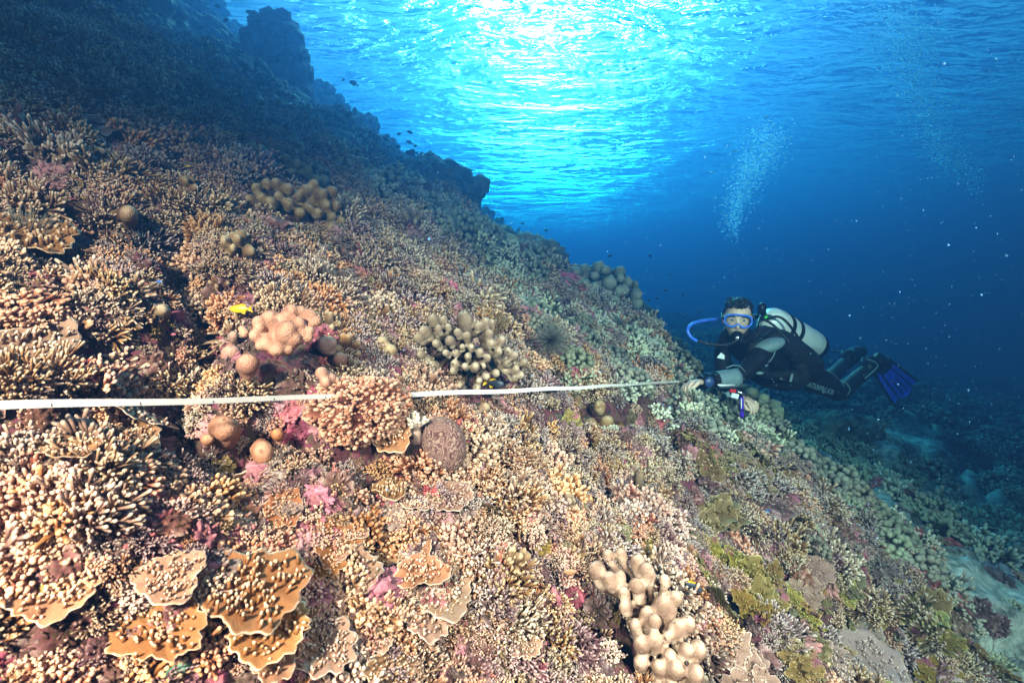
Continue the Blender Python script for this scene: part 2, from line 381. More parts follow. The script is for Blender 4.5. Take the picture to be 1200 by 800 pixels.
def plate(R0=.09, knobs=22, lobes=7, cup=.25, thick=.006, wav=.10, kr=.0055, seed=0, nodule=True):
    """shelving plate with a scalloped pale rim, nodules growing out of its upper face"""
    rs = random.Random(seed); mb = MB(); na = 72; nr = 12; ph = rs.random()*6
    am = [rs.uniform(.3, 1)*wav for _ in range(4)]; pp = [rs.random()*6 for _ in range(4)]
    def P(a, t, side):
        rim = R0*(1+am[0]*math.sin(2*a+pp[0])+am[1]*math.sin(3*a+pp[1])+am[2]*.7*math.sin(lobes*a+pp[2])+am[3]*.4*math.sin(2.3*lobes*a+pp[3]))
        rr = rim*t; z = cup*R0*(t**2)*(.8+.3*math.sin(3*a+ph))+R0*.03*math.sin(lobes*a+t*4)*t
        z += (-thick*(1.15-t*.65) if side else 0); return (rr*math.cos(a), rr*math.sin(a), z)
    for side in (0, 1):
        V = [(0, 0, P(0, 0, side)[2])]; T = [.3 if not side else 0]; f = []
        for j in range(1, nr+1):
            t = j/nr
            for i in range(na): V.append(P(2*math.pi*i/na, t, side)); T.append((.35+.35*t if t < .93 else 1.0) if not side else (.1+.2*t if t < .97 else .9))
        for i in range(na):
            q = (0, 1+i, 1+(i+1) % na); f.append(q if not side else q[::-1])
        for j in range(nr-1):
            for i in range(na):
                a = 1+j*na+i; b = 1+j*na+(i+1) % na; q = (a, a+na, b+na, b); f.append(q if not side else q[::-1])
        mb.add(V, f, T)
        if side == 0: off = mb.n
    # close the rim
    n1 = 1+nr*na; f = []
    for i in range(na):
        a = 1+(nr-1)*na+i; b = 1+(nr-1)*na+(i+1) % na; f.append((a, a+n1, b+n1, b))
    mb.f += f; mb.m += [0]*len(f)
    if nodule:
        for k in range(knobs):
            g = int(rs.random()*5)*1.3+seed; a = g+rs.gauss(0, .35); t = min(.9, abs(rs.gauss(.5, .25))); p = Vector(P(a, t, 0)); h = rs.uniform(.3, 2.6)*kr*2.2
            d = Vector((rs.uniform(-.5, .5), rs.uniform(-.5, .5), 1)).normalized()
            tube(mb, [p-d*.003, p+d*h*.5, p+d*h], [kr*1.9, kr*1.05, kr*rs.uniform(.7, 1.1)], 7, [.4, .6, .95])
    # stalk
    tube(mb, [(0, 0, -R0*.6), (0, 0, -R0*.2), (0, 0, -thick*.5)], [R0*.3, R0*.28, R0*.4], 10, [0, 0, .1], cap=False)
    return mb
def remesh(mb, vox, name='tmp', smooth=1):
    """blend a pile of closed lobes into one continuous skin; tip values are carried over"""
    o = bpy.data.objects.new(name, mb.mesh(name, [])); COL.objects.link(o)
    md = o.modifiers.new('r', 'REMESH'); md.mode = 'VOXEL'; md.voxel_size = vox; md.use_smooth_shade = True
    sm = o.modifiers.new('s', 'SMOOTH'); sm.iterations = smooth; sm.factor = .5
    dg = bpy.context.evaluated_depsgraph_get(); me = bpy.data.meshes.new_from_object(o.evaluated_get(dg)); bpy.data.objects.remove(o)
    V = np.empty(len(me.vertices)*3); me.vertices.foreach_get('co', V); return me, V.reshape(-1, 3)
def set_tip(me, t):
    if 'tip' in me.attributes: me.attributes.remove(me.attributes['tip'])
    a = me.attributes.new('tip', 'FLOAT', 'POINT'); a.data.foreach_set('value', np.clip(t, 0, 1).astype(np.float32))
def lobed_mesh(name, lobes, mat, vox=.004, tipdist=.03, base=.15):
    """lobes: [(root, end, r_root, r_end, squash)] in local space"""
    mb = MB(); ends = []
    for (a, b, r0, r1, sq) in lobes:
        a = Vector(a); b = Vector(b); ax = Vector((random.uniform(-1, 1), random.uniform(-1, 1), .2)).normalized()
        m = a.lerp(b, .55)+Vector([random.uniform(-1, 1)*r1*.25 for _ in range(3)])
        tube(mb, [a, m, b], [r0, (r0+r1)*.5, r1], 14, cap=True, flat=(ax, sq)); ends.append(b+(b-a).normalized()*r1)
        mb.add([a+Vector(v)*r0 for v in ico(1)[0]], ico(1)[1])
    me, V = remesh(mb, vox)
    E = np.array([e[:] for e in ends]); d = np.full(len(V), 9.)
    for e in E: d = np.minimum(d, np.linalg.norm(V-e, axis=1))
    set_tip(me, base+(1-base)*np.exp(-(d/tipdist)**2)); me.materials.clear(); me.materials.append(mat); me.name = name  # colour darkens away from the lobe ends, painting shade into the grooves
    me.polygons.foreach_set('use_smooth', [True]*len(me.polygons)); return me
def lump(sub=4, amp=.3, fr=2.0, seed=0, squash=.7, tipmul=1.0):
    V, f = ico(sub); d = 1+amp*n3(V, fr, seed)+amp*.4*n3(V, fr*3, seed+4)
    P = V*d[:, None]; P[:, 2] *= squash; t = .4+.9*(d-1)/amp*tipmul
    mb = MB(); mb.add(P, f, np.clip(t, 0, 1)); return mb
def cauliflower(n=70, R0=.08, r=.012, sub=1, flat=.8):
    mb = MB(); V, f = ico(sub)
    for dr in dirs(n, -.1, .15):
        c = np.array([dr.x*R0, dr.y*R0, dr.z*R0*flat])*random.uniform(.75, 1.05); s = r*random.uniform(.7, 1.25)
        mb.add(c+V*s, f, .5+.5*np.clip(V@np.array(dr[:]), 0, 1))
    V, f = ico(2); mb.add(V*R0*.8*np.array([1, 1, flat]), f, .05); return mb
def leafy(n=9, R0=.06, seed=0):
    """overlapping encrusting leaves with frilled edges"""
    rs = random.Random(seed); mb = MB()
    for k in range(n):
        a0 = rs.random()*6.28; c = Vector((math.cos(a0), math.sin(a0), 0))*R0*rs.uniform(.2, .9); c.z = rs.uniform(0, .3)*R0
        r1 = R0*rs.uniform(.35, .75); na, nr = 44, 8; tx, ty = rs.uniform(-.35, .35), rs.uniform(-.35, .35); p1, p2 = rs.random()*6, rs.random()*6
        for side in (0, 1):
            V = [(c.x, c.y, c.z-side*.004)]; T = [.3]; f = []
            for j in range(1, nr+1):
                t = j/nr
                for i in range(na):
                    a = 2*math.pi*i/na; rr = r1*t*(1+.16*math.sin(3*a+p1)+.10*math.sin(7*a+p2)+.05*math.sin(13*a)); x, y = rr*math.cos(a), rr*math.sin(a)
                    V.append((c.x+x, c.y+y, c.z+tx*x+ty*y+.12*r1*t*math.sin(5*a+p2)+.1*r1*t*t+.05*r1*math.sin(9*a+8*t)-side*.004*(1.1-t))); T.append(.35+.4*t if t < .95 else 1)
            for i in range(na):
                q = (0, 1+i, 1+(i+1) % na); f.append(q if not side else q[::-1])
            for j in range(nr-1):
                for i in range(na):
                    a = 1+j*na+i; b = 1+j*na+(i+1) % na; q = (a, a+na, b+na, b); f.append(q if not side else q[::-1])
            V = np.array(V); V[:, 2] += R0*.10*n3(V, 2.2/R0*.5, seed+k)+R0*.03*n3(V, 4/R0, seed+k)
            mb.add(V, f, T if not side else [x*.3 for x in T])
            if not side:
                for q_ in range(16):
                    i = rs.randrange(len(V)); tube(mb, [V[i]-np.array([0, 0, .003]), V[i]+np.array([rs.uniform(-.003, .003), rs.uniform(-.003, .003), rs.uniform(.003, .010)])], [rs.uniform(.003, .006), .0028], 6, [.6, .9])
    return mb

def crust(seed):
    """knotted lump of dead coral rock with stubs and pits"""
    mb = lump(5, .55, 2.4, seed*7, .55); V = mb.v[0]; V += .07*n3(V, 9, seed)[:, None]*V
    for i in rng.choice(len(V), 40, replace=False):
        p = Vector(V[i]); d = (p.normalized()+Vector(rng.normal(0, .5, 3))).normalized(); l = rng.uniform(.1, .4); r = rng.uniform(.05, .12)
        tube(mb, [p-d*.1, p+d*l*.5, p+d*l], [r*1.2, r, r*.7], 6, [.3, .7, 1], wob=.15)
    return mb
PROTO = {}
def P(kind, mb, mat):
    PROTO.setdefault(kind, []).append(mb.mesh(kind, M[mat]) if isinstance(mb, MB) else mb)
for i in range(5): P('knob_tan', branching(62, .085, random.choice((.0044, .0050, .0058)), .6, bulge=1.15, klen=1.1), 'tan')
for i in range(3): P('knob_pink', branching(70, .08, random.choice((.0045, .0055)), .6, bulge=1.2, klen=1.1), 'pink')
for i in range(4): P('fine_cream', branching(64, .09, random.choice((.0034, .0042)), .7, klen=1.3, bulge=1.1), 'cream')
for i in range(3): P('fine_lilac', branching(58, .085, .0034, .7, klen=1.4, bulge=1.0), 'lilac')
for i in range(2): P('stag', staghorn(16, .13, .0085), 'cream')
for i in range(4): P('plate_tan', plate(.085, 75, 6+i, .22, wav=.16, kr=.0036, seed=i), 'plate')
for i in range(3): P('leaf_olive', leafy(7, .075, seed=i), 'olive')
for i in range(2): P('leaf_brown', leafy(6, .08, seed=10+i), 'brownplate')
for i in range(3): P('lump_rubble', crust(i), 'rubble')
for i in range(2): P('lump_magenta', crust(10+i), 'magenta')
def small_fingers(k):
    L = []
    for dr in dirs(9+k, .25, .25):
        l = random.uniform(.045, .075); L.append((dr*.01, dr*l, .016, random.uniform(.013, .019), random.uniform(.75, 1)))
    return lobed_mesh('finger_coral', L, M['grey'], .0042, .03)
for i in range(2): P('fingers', small_fingers(i*3), None)
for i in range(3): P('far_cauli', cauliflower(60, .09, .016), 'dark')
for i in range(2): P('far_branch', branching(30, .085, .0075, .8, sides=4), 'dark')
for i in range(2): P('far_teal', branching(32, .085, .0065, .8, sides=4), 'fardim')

INFO = {  # kind -> object name, description, category, height above the rock
 'knob_tan': ('branching_coral', 'knobbly tan branching coral', 'coral'),
 'knob_pink': ('branching_coral', 'pinkish stubby branching coral', 'coral'),
 'fine_cream': ('branching_coral', 'fine cream tipped branching coral', 'coral'),
 'fine_lilac': ('branching_coral', 'greyish lilac thin branched coral', 'coral'),
 'stag': ('staghorn_coral', 'pale long fingered staghorn coral', 'coral'),
 'plate_tan': ('plate_coral', 'tan plate coral with scalloped rim', 'coral'),
 'leaf_olive': ('leafy_coral', 'olive frilled leafy coral', 'coral'),
 'leaf_brown': ('leafy_coral', 'brown frilled leafy coral', 'coral'),
 'lump_rubble': ('reef_rock', 'purple crusted lump of reef rock', 'rock'),
 'lump_magenta': ('reef_rock', 'magenta crusted lump of reef rock', 'rock'),
 'fingers': ('finger_coral', 'small grey brown finger coral clump', 'coral'),
}
EXCLUDE = []     # (point, radius) kept clear for the big colonies

def scatter(DSP=.88):
    """jittered polar grid over the terrain: spacing grows with distance"""
    pts = []
    r = .55
    while r < 26:
        sp = DSP*(.043+.009*min(1, max(0, (r-.8)/.6)) if r < 1.6 else (.052+(r-1.6)*.022 if r < 5 else .127+(r-5)*.035))
        na = int(2.6*r/sp)
        for i in range(na):
            a = -1.3+2.6*(i+rng.random())/na; rr = r+sp*rng.uniform(-.5, .5)
            pts.append((rr*math.sin(a), rr*math.cos(a), sp/DSP))
        r += sp
    A = np.array(pts); X, Y, SP = A.T
    Z = terr(X, Y); e = .04
    nx = -(terr(X+e, Y, False)-terr(X-e, Y, False))/(2*e); ny = -(terr(X, Y+e, False)-terr(X, Y-e, False))/(2*e)
    Nn = np.stack([nx, ny, np.ones_like(nx)], 1); Nn /= np.linalg.norm(Nn, axis=1)[:, None]
    px, py, dep = proj(np.stack([X, Y, Z], 1))
    facing = -(Nn*np.stack([X, Y, Z], 1)).sum(1)/np.sqrt(X*X+Y*Y+Z*Z)
    keep = (dep > .2) & (px > -160) & (px < 1360) & (py > -220) & (py < 960) & (facing > -.25)
    sm = sand_mask(X, Y); keep &= (rng.random(len(X)) > sm*.92)
    return X[keep], Y[keep], Z[keep], SP[keep], Nn[keep], px[keep], py[keep], dep[keep]
def n3_patch(X, Y): return float(fbm(np.array([X*1.5+31.]), np.array([Y*1.5+7.]), 2, 202)[0])*1.6
def choose(px, py, dep, X, Y, n1, n2, u):
    if X > 1.9 and dep < 6: return 'far_teal' if u < .42 else ('far_branch' if u < .9 else 'far_cauli')
    if dep > 3.0+.5*n2*4 or X > 2.1: return ('far_teal' if n1 > .04 else ('far_branch' if n1 > -.06 else 'far_cauli')) if u < .75 else 'far_cauli'
    W = {}
    if X > .55 and py > 500 or X > 1.15:          # rubble and leafy corals of the right flank
        W = {'leaf_olive': .26, 'lump_rubble': .28, 'fine_lilac': .20, 'fine_cream': .14, 'leaf_brown': .05, 'lump_magenta': .05, 'knob_pink': .05}
        if n1 > .1: W['leaf_olive'] = .6
    elif X < -.1 and py > 470:    # warm knobbly thicket near the camera
        W = {'knob_tan': .46, 'knob_pink': .20, 'plate_tan': .20, 'lump_magenta': .07, 'fine_cream': .06, 'lump_rubble': .08}
        if n1 > .14: W['plate_tan'] = .22
    elif X < -.1:
        W = {'knob_tan': .36, 'fine_cream': .32, 'lump_magenta': .08, 'lump_rubble': .08, 'fingers': .03, 'fine_lilac': .10, 'stag': .01}
    else:
        W = {'fine_cream': .42, 'knob_pink': .16, 'fine_lilac': .18, 'lump_rubble': .12, 'lump_magenta': .04, 'leaf_olive': .04, 'fingers': .03, 'knob_tan': .08}
        if py > 560: W['knob_pink'] = .4
    if n2 > .17: W['lump_rubble'] = W.get('lump_rubble', .1)*3; W['lump_magenta'] = W.get('lump_magenta', .1)*3
    q = (n3_patch(X, Y)*.5+.5)*len(W)      # one species tends to dominate each patch
    dom = list(W)[int(q) % len(W)]; W[dom] = W[dom]*2.2+.12*(not dom.startswith('lump'))
    k = list(W); c = np.cumsum([W[q] for q in k]); return k[int(np.searchsorted(c, u*c[-1]))]
LAND = []
# ------------------------------------------------------------------ big coral colonies, placed on the slope
def cam_frame(P):
    f = P.normalized(); r = f.cross(Vector((0, 0, 1))).normalized(); u = r.cross(f); return f, r, u
def knob_colony(name, knobs, cx, cy, sc, ox, oy, mat, label, vox=.004, back=.5, dome=.8, depth=None, group=None, rk=1.0, excl=1.0, tipd=.025, up=.35, base=.12, lift=0):
    """knobs: (x, y, w, h) measured on the colony; each becomes a finger growing out of a common base"""
    C = hit(ox+cx/sc, oy+cy/sc) if depth is None else at(ox+cx/sc, oy+cy/sc, depth)
    C = C*(1-lift)
    f, r, u = cam_frame(C); s = C.y/F/f.y*C.length/C.length; px = C.length/math.sqrt(F*F+(ox+cx/sc-600)**2+(oy+cy/sc-400)**2)
    n = normal(C.x, C.y); K = [(((x-cx)/sc)*px, -((y-cy)/sc)*px, w/sc*px, h/sc*px) for (x, y, w, h) in knobs]
    Rm = max(math.hypot(a, b) for a, b, _, _ in K)+.01; L = []
    # plane of the colony: lie along the slope under it
    for (a, b, w, h) in K:
        q = 1-(a*a+b*b)/(Rm*Rm*1.25); dz = dome*Rm*.55*max(q, 0)+.02
        off = r*a+u*b
        t = off.dot(n)/f.dot(n) if abs(f.dot(n)) > .25 else 0.0; t = max(-.5*Rm, min(.5*Rm, t))
        e = C+off-f*(t*back+dz); R0 = .5*min(w, h*1.35)*rk; e = e-f*R0*random.uniform(-.5, .6)
        ln = max(h*.6, w*.9)*(1.0+.4*random.random()); dr = (u*up*1.6-f*.55+off*(.8/Rm)).normalized()
        L.append((e-dr*ln-C, e-dr*R0*.9-C, R0*.60, R0*.90, random.uniform(.78, .98)))
        L.append((off*.5+f*.02, e-dr*ln-C, R0*.5, R0*.5, .9))
    me = lobed_mesh(name, L, mat, min(vox, .0034) if C.y < 1.6 else vox, max(.008, .9*np.median([.5*min(k[2], k[3]*1.35) for k in K])*rk*1.7), base); o = bpy.data.objects.new(name, me); COL.objects.link(o); o.location = C
    tag(o, label, 'coral', group); EXCLUDE.append((C, Rm*excl*.8)); return o, C
A2 = [(500,240,165,95),(370,270,62,90),(300,265,80,80),(255,345,92,72),(215,390,70,50),(330,420,58,100),(410,400,68,92),(460,350,62,82),(520,370,52,110),(525,290,48,60),(590,310,60,92),(640,280,84,84),(682,290,50,62),(665,355,72,62),(675,422,62,78),(745,400,72,82),(725,475,60,78),(785,470,62,82),(832,500,72,92),(785,555,58,92),(842,590,62,72),(870,630,62,82),(705,610,58,112),(600,475,56,72),(650,510,50,82),(545,445,50,60),(490,445,42,42),(450,480,52,50),(525,500,52,50),(570,560,66,92),(505,560,46,72),(440,545,62,82),(430,590,50,52),(390,480,50,72),(300,550,62,82),(270,610,50,42),(235,490,72,42),(640,625,60,52),(595,650,46,46),(470,680,66,42),(580,695,56,46),(400,320,50,62),(830,650,50,60),(895,550,60,60),(340,330,55,60),(620,560,50,50)]
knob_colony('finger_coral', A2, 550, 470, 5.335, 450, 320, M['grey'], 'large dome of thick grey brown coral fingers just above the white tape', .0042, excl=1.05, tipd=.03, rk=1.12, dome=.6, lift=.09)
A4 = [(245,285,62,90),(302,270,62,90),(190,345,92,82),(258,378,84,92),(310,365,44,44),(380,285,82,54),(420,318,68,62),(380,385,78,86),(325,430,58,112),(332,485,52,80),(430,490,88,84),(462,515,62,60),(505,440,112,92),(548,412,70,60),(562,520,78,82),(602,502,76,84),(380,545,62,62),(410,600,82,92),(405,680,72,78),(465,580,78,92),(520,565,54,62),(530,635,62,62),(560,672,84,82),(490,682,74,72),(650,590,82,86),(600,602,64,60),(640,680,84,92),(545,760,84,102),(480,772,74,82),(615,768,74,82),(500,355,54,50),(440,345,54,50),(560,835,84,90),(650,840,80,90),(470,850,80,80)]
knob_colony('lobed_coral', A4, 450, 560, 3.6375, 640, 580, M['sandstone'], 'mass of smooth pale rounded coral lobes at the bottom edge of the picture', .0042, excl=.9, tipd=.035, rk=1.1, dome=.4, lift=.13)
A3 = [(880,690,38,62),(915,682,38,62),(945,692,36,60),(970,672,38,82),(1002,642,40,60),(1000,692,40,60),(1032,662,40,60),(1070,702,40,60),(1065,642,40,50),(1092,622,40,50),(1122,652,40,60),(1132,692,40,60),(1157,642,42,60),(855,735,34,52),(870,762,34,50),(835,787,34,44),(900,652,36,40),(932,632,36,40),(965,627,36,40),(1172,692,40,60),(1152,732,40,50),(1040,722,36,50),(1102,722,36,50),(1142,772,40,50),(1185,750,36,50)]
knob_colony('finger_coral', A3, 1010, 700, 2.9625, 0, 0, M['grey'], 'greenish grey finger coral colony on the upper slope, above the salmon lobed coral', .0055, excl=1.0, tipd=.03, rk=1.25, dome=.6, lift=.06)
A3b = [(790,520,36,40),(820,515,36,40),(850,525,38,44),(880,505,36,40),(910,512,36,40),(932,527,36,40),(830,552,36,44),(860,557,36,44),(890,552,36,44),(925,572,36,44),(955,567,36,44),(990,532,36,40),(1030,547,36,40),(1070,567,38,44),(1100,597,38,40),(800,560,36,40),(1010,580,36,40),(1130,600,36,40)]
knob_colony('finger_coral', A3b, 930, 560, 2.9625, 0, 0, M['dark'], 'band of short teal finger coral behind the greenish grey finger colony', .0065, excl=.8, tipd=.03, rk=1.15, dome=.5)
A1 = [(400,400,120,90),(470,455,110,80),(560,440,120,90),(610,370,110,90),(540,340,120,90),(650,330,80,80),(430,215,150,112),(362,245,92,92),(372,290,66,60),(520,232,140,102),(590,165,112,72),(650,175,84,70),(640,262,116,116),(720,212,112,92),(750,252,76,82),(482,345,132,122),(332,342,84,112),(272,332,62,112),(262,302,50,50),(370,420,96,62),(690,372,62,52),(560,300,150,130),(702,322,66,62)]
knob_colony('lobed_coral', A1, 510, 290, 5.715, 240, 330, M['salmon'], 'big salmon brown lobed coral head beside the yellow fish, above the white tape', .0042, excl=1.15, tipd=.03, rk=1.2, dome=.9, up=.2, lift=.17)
EXCLUDE += [(hit(330, 410), .10), (hit(345, 430), .07), (hit(300, 430), .06), (hit(560, 450), .12), (hit(740, 760), .09), (hit(765, 790), .09)]
SM = [([(175,440,132,122)], 'round salmon coral ball at the lower left of the salmon coral head'), ([(285,500,142,122)], 'salmon coral ball just below the salmon coral head'), ([(190,340,72,62)], 'small salmon knob left of the salmon coral head'),
      ([(780,385,112,112),(862,390,82,130)], 'pair of fused brown lobes right of the salmon coral head'), ([(900,482,100,72)], 'small flat salmon lobe right of the salmon coral head'), ([(772,575,90,112),(855,625,110,130),(800,650,90,90)], 'heart shaped salmon lobe resting just above the tape beside the nodular mound')]
for kn, lab in SM:
    cx = sum(k[0] for k in kn)/len(kn); cy_ = sum(k[1] for k in kn)/len(kn)
    knob_colony('lobed_coral', kn, cx, cy_, 5.715, 240, 330, M['salmon'], lab, .004, tipd=.03, rk=1.15, dome=1.2, excl=1.0, lift=.07)
for (x, y, w, h, mt, lab) in [(265,497,34,30,'salmon','smooth round brown coral ball under the white tape'), (308,523,30,34,'salmon','upright brown coral knob right of the round brown coral ball'), (325,505,16,18,'salmon','little brown coral knob above the upright brown knob'), (243,511,15,14,'salmon','pea like brown knob left of the round brown coral ball'),
      (190,360,30,14,'grey','low brown coral cushion among the staghorn tips'), (150,245,40,16,'grey','flat brown cushion coral on the upper left slope'), (55,245,36,20,'grey','dull brown boulder coral near the left edge')]:
    knob_colony('boulder_coral', [(x,y,w,h),(x+w*.1,y+h*.15,w*.9,h*.8)], x, y, 1, 0, 0, M[mt], lab, .004, tipd=.03, dome=1.2, up=.2, excl=1.0, rk=1.1, lift=.05)
K5 = [(353,303,14,22),(358,312,13,20),(374,303,14,20),(384,308,14,22),(381,320,14,22),(388,332,16,22),(375,335,14,20),(392,318,12,18)]
knob_colony('finger_coral', K5, 372, 318, 1, 0, 0, M['grey'], 'narrow cluster of grey knobs between the salmon head and the upper finger colony', .005, tipd=.03, rk=1.1)
K6 = [(674,465,14,22),(690,492,18,26),(702,470,16,20),(712,488,18,18),(728,500,18,24),(738,510,20,22),(700,505,20,20),(716,512,18,18),(676,490,14,24),(745,498,14,18),(688,515,16,18)]
knob_colony('finger_coral', K6, 708, 493, 1, 0, 0, M['grey'], 'cluster of pale brown knobs right under the far half of the tape', .0055, tipd=.03, rk=1.1)
K7 = [(430,345,14,20),(425,352,12,18),(440,350,12,16),(452,440,16,20),(458,405,20,18),(447,395,20,18),(610,455,14,20),(625,470,16,22)]
knob_colony('finger_coral', K7[:3], 431, 349, 1, 0, 0, M['grey'], 'three small grey knobs left of the large finger dome', .005, rk=1.1)
knob_colony('finger_coral', K7[3:6], 452, 412, 1, 0, 0, M['grey'], 'short dark knobs hugging the left foot of the large finger dome', .005, rk=1.1)
knob_colony('finger_coral', [(547,478,16,22),(533,470,16,20),(560,482,14,16),(572,474,14,16)], 550, 476, 1, 0, 0, M['grey'], 'row of stubby knobs under the tape below the large finger dome', .005, rk=1.1)

def place_mesh(name, me, px, py, rad_px, label, cat, src_r=1.0, sq=(1, 1, 1), lift=0, nup=.3, spin=0, excl=.7, face=0, group=None):
    C = hit(px, py); s = rad_px*C.y/F/src_r; o = bpy.data.objects.new(name, me); COL.objects.link(o)
    n = normal(C.x, C.y).lerp(Vector((0, 0, 1)), nup).normalized(); n = (n-C.normalized()*face).normalized()
    o.matrix_world = Matrix.Translation(C+n*lift*s*src_r) @ orient(n, spin) @ Matrix.Diagonal((s*sq[0], s*sq[1], s*sq[2], 1))
    tag(o, label, cat, group); EXCLUDE.append((C, rad_px*C.y/F*excl)); return o
# nodular mound that hides the middle of the tape
def mound():
    mb = lump(5, .34, 1.7, 3, .8); V = mb.v[0]; T = mb.t[0]*.9; mb.t = [T]
    for i in rng.choice(len(V), 1500, replace=False):
        p = Vector(V[i]); d = (p.normalized()+Vector(rng.normal(0, .25, 3))).normalized(); r = rng.uniform(.022, .052)
        tube(mb, [p-d*r, p+d*r*rng.uniform(.5, 2.0)], [r, r*1.05], 7, [.6, rng.uniform(.85, 1.1)])
    return mb.mesh('nodular_coral', M['pink'])
mm = mound(); MND = hit(418, 480); o = place_mesh('nodular_coral', mm, 418, 492, 48, 'pinkish mound crusted with little nodules that hides the middle of the tape', 'coral', 1.0, (1.2, .95, .85), .35, .5, excl=.9)
# brain coral with winding ridges
def brain():
    V, f = ico(6); w = V*1.6
    q = n3(w, .9, 5)*2.4+n3(w, 2.1, 9)*.4; ridge = np.abs(np.sin(q*11))**.8; P_ = V*(1+.075*ridge)[:, None]; P_[:, 2] *= .85
    mb = MB(); mb.add(P_, f, .15+.8*ridge); return mb.mesh('brain_coral', coral('brain_coral', [(.0, (.03, .010, .012)), (.45, (.09, .032, .034)), (.8, (.19, .10, .08)), (1, (.30, .20, .15))], .01, .1))
place_mesh('brain_coral', brain(), 517, 524, 28, 'maroon brain coral dome with winding pale ridges', 'coral', 1.0, (.85, 1.15, 1.1), .3, .2, excl=1.0)
mb = MB()
for dr in dirs(9, .45, .2):
    e = dr*random.uniform(.6, 1.0); tube(mb, [(0, 0, -.5), dr*.2, e*.7, e], [.22, .15, .13, .10], 8, [.1, .5, .8, 1])
    for k in range(3):
        b = e*random.uniform(.5, .9); d2 = (dr+Vector([random.uniform(-1, 1) for _ in range(3)])).normalized(); tube(mb, [b, b+d2*.22], [.09, .08], 7, [.6, 1])
tube(mb, [(0, 0, -.9), (0, 0, -.3)], [.5, .3], 9, [0, .3])
place_mesh('branching_coral', mb.mesh('branching_coral', coral('bleached_coral', [(.0, (.25, .12, .09)), (.5, (.42, .28, .17)), (1, (.66, .55, .36))], .01, .1)), 487, 508, 21, 'bleached pale yellow tuft of coral standing against the brain coral', 'coral', 1.0, lift=.45, nup=.8, excl=.9)
# shelving plates along the lower left and centre
PL = [(410,630,20,'small round tan plate coral left of centre, rim curling up'), (295,715,66,'broadest tan plate coral with frilled white rim at lower left'), (312,752,52,'flat tan plate under the broadest plate'), (322,774,40,'small tan plate lowest in the stack of plates at lower left'), (382,770,40,'tan plate coral at the bottom edge beside the stack of plates'),
      (492,682,30,'tan plate with upright knobs above the bare purple hollow'), (612,760,26,'cup shaped tan plate near the bottom centre'), (200,690,40,'cream plate at lower left below the pink algae patch'), (45,420,42,'blurred cream plate near the left edge'), (150,520,34,'thin cream plate under the tape at the left'), (390,655,18,'tan plate edge below the small round plate'), (437,665,20,'curled tan plate left of the plate with knobs'), (460,665,16,'tiny tan plate right of the curled plate'), (540,420,0,''), (40,300,44,'faint cream plate at the left edge above the staghorn')]
for i, (x, y, r, lab) in enumerate(PL):
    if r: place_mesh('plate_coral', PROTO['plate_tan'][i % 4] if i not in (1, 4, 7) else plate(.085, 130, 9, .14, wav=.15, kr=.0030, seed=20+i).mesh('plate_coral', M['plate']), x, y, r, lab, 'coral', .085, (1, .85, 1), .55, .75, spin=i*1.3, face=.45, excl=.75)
# right flank: leafy olive corals, brown plates
LP = [(830,615,50,'olive','widest sheet of olive leafy coral right of centre'), (885,700,48,'olive','ragged olive leafy coral right of the pale lobes'), (850,665,40,'olive','small olive leafy coral above the pale lobes'), (940,760,40,'olive','yellowish leafy coral near the bottom right'), (1085,720,40,'olive','olive leafy coral on the lower right edge of the reef'), (1060,755,40,'olive','dull olive leafy clump at the bottom right edge'), (870,790,46,'plate','tan frilled sheet right beside the pale lobes'), (798,560,24,'rubble','')]
for i, (x, y, r, mt, lab) in enumerate(LP):
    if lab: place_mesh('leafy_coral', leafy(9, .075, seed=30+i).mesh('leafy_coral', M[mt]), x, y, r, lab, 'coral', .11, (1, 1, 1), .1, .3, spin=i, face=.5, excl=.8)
for i, (x, y, r, mt, lab) in enumerate([(1005,742,26,'brownplate','round grey brown plate coral on the lower right'), (1015,784,44,'brownplate','large dark brown plate at the bottom edge on the right'), (985,690,19,'olive','small dark olive disc coral above the round brown plate'), (950,670,24,'brownplate','thin brown plate amid the purple rubble'), (1040,700,18,'brownplate','thin brown plate tilted at the reef edge'), (545,478,0,'','')]):
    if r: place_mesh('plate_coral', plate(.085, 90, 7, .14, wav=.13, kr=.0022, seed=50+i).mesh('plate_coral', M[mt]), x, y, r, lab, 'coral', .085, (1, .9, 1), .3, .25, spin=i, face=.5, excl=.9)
# staghorn tips at the upper left
for i, (x, y, r, sp) in enumerate([(70,345,30,0), (100,330,30,1), (150,345,32,2), (85,390,30,3), (165,375,26,4), (130,395,28,5), (205,340,22,2.5)]):
    o = place_mesh('staghorn_coral', PROTO['stag'][i % 2] if i > 3 else staghorn(12, .13, .012).mesh('staghorn_coral', M['cream']), x, y, r, ['thickest pale staghorn at the far left above the tape', 'upright cream staghorn behind the thickest staghorn', 'staghorn with two long slanted fingers above the tape', 'low spreading staghorn nearest the tape at the left', 'cream staghorn left of the small brown cushion', 'staghorn with short forked tips between its neighbours', 'thin staghorn just right of the slanted fingers'][i], 'coral', .12, lift=.1, nup=.3, spin=sp, excl=.6)
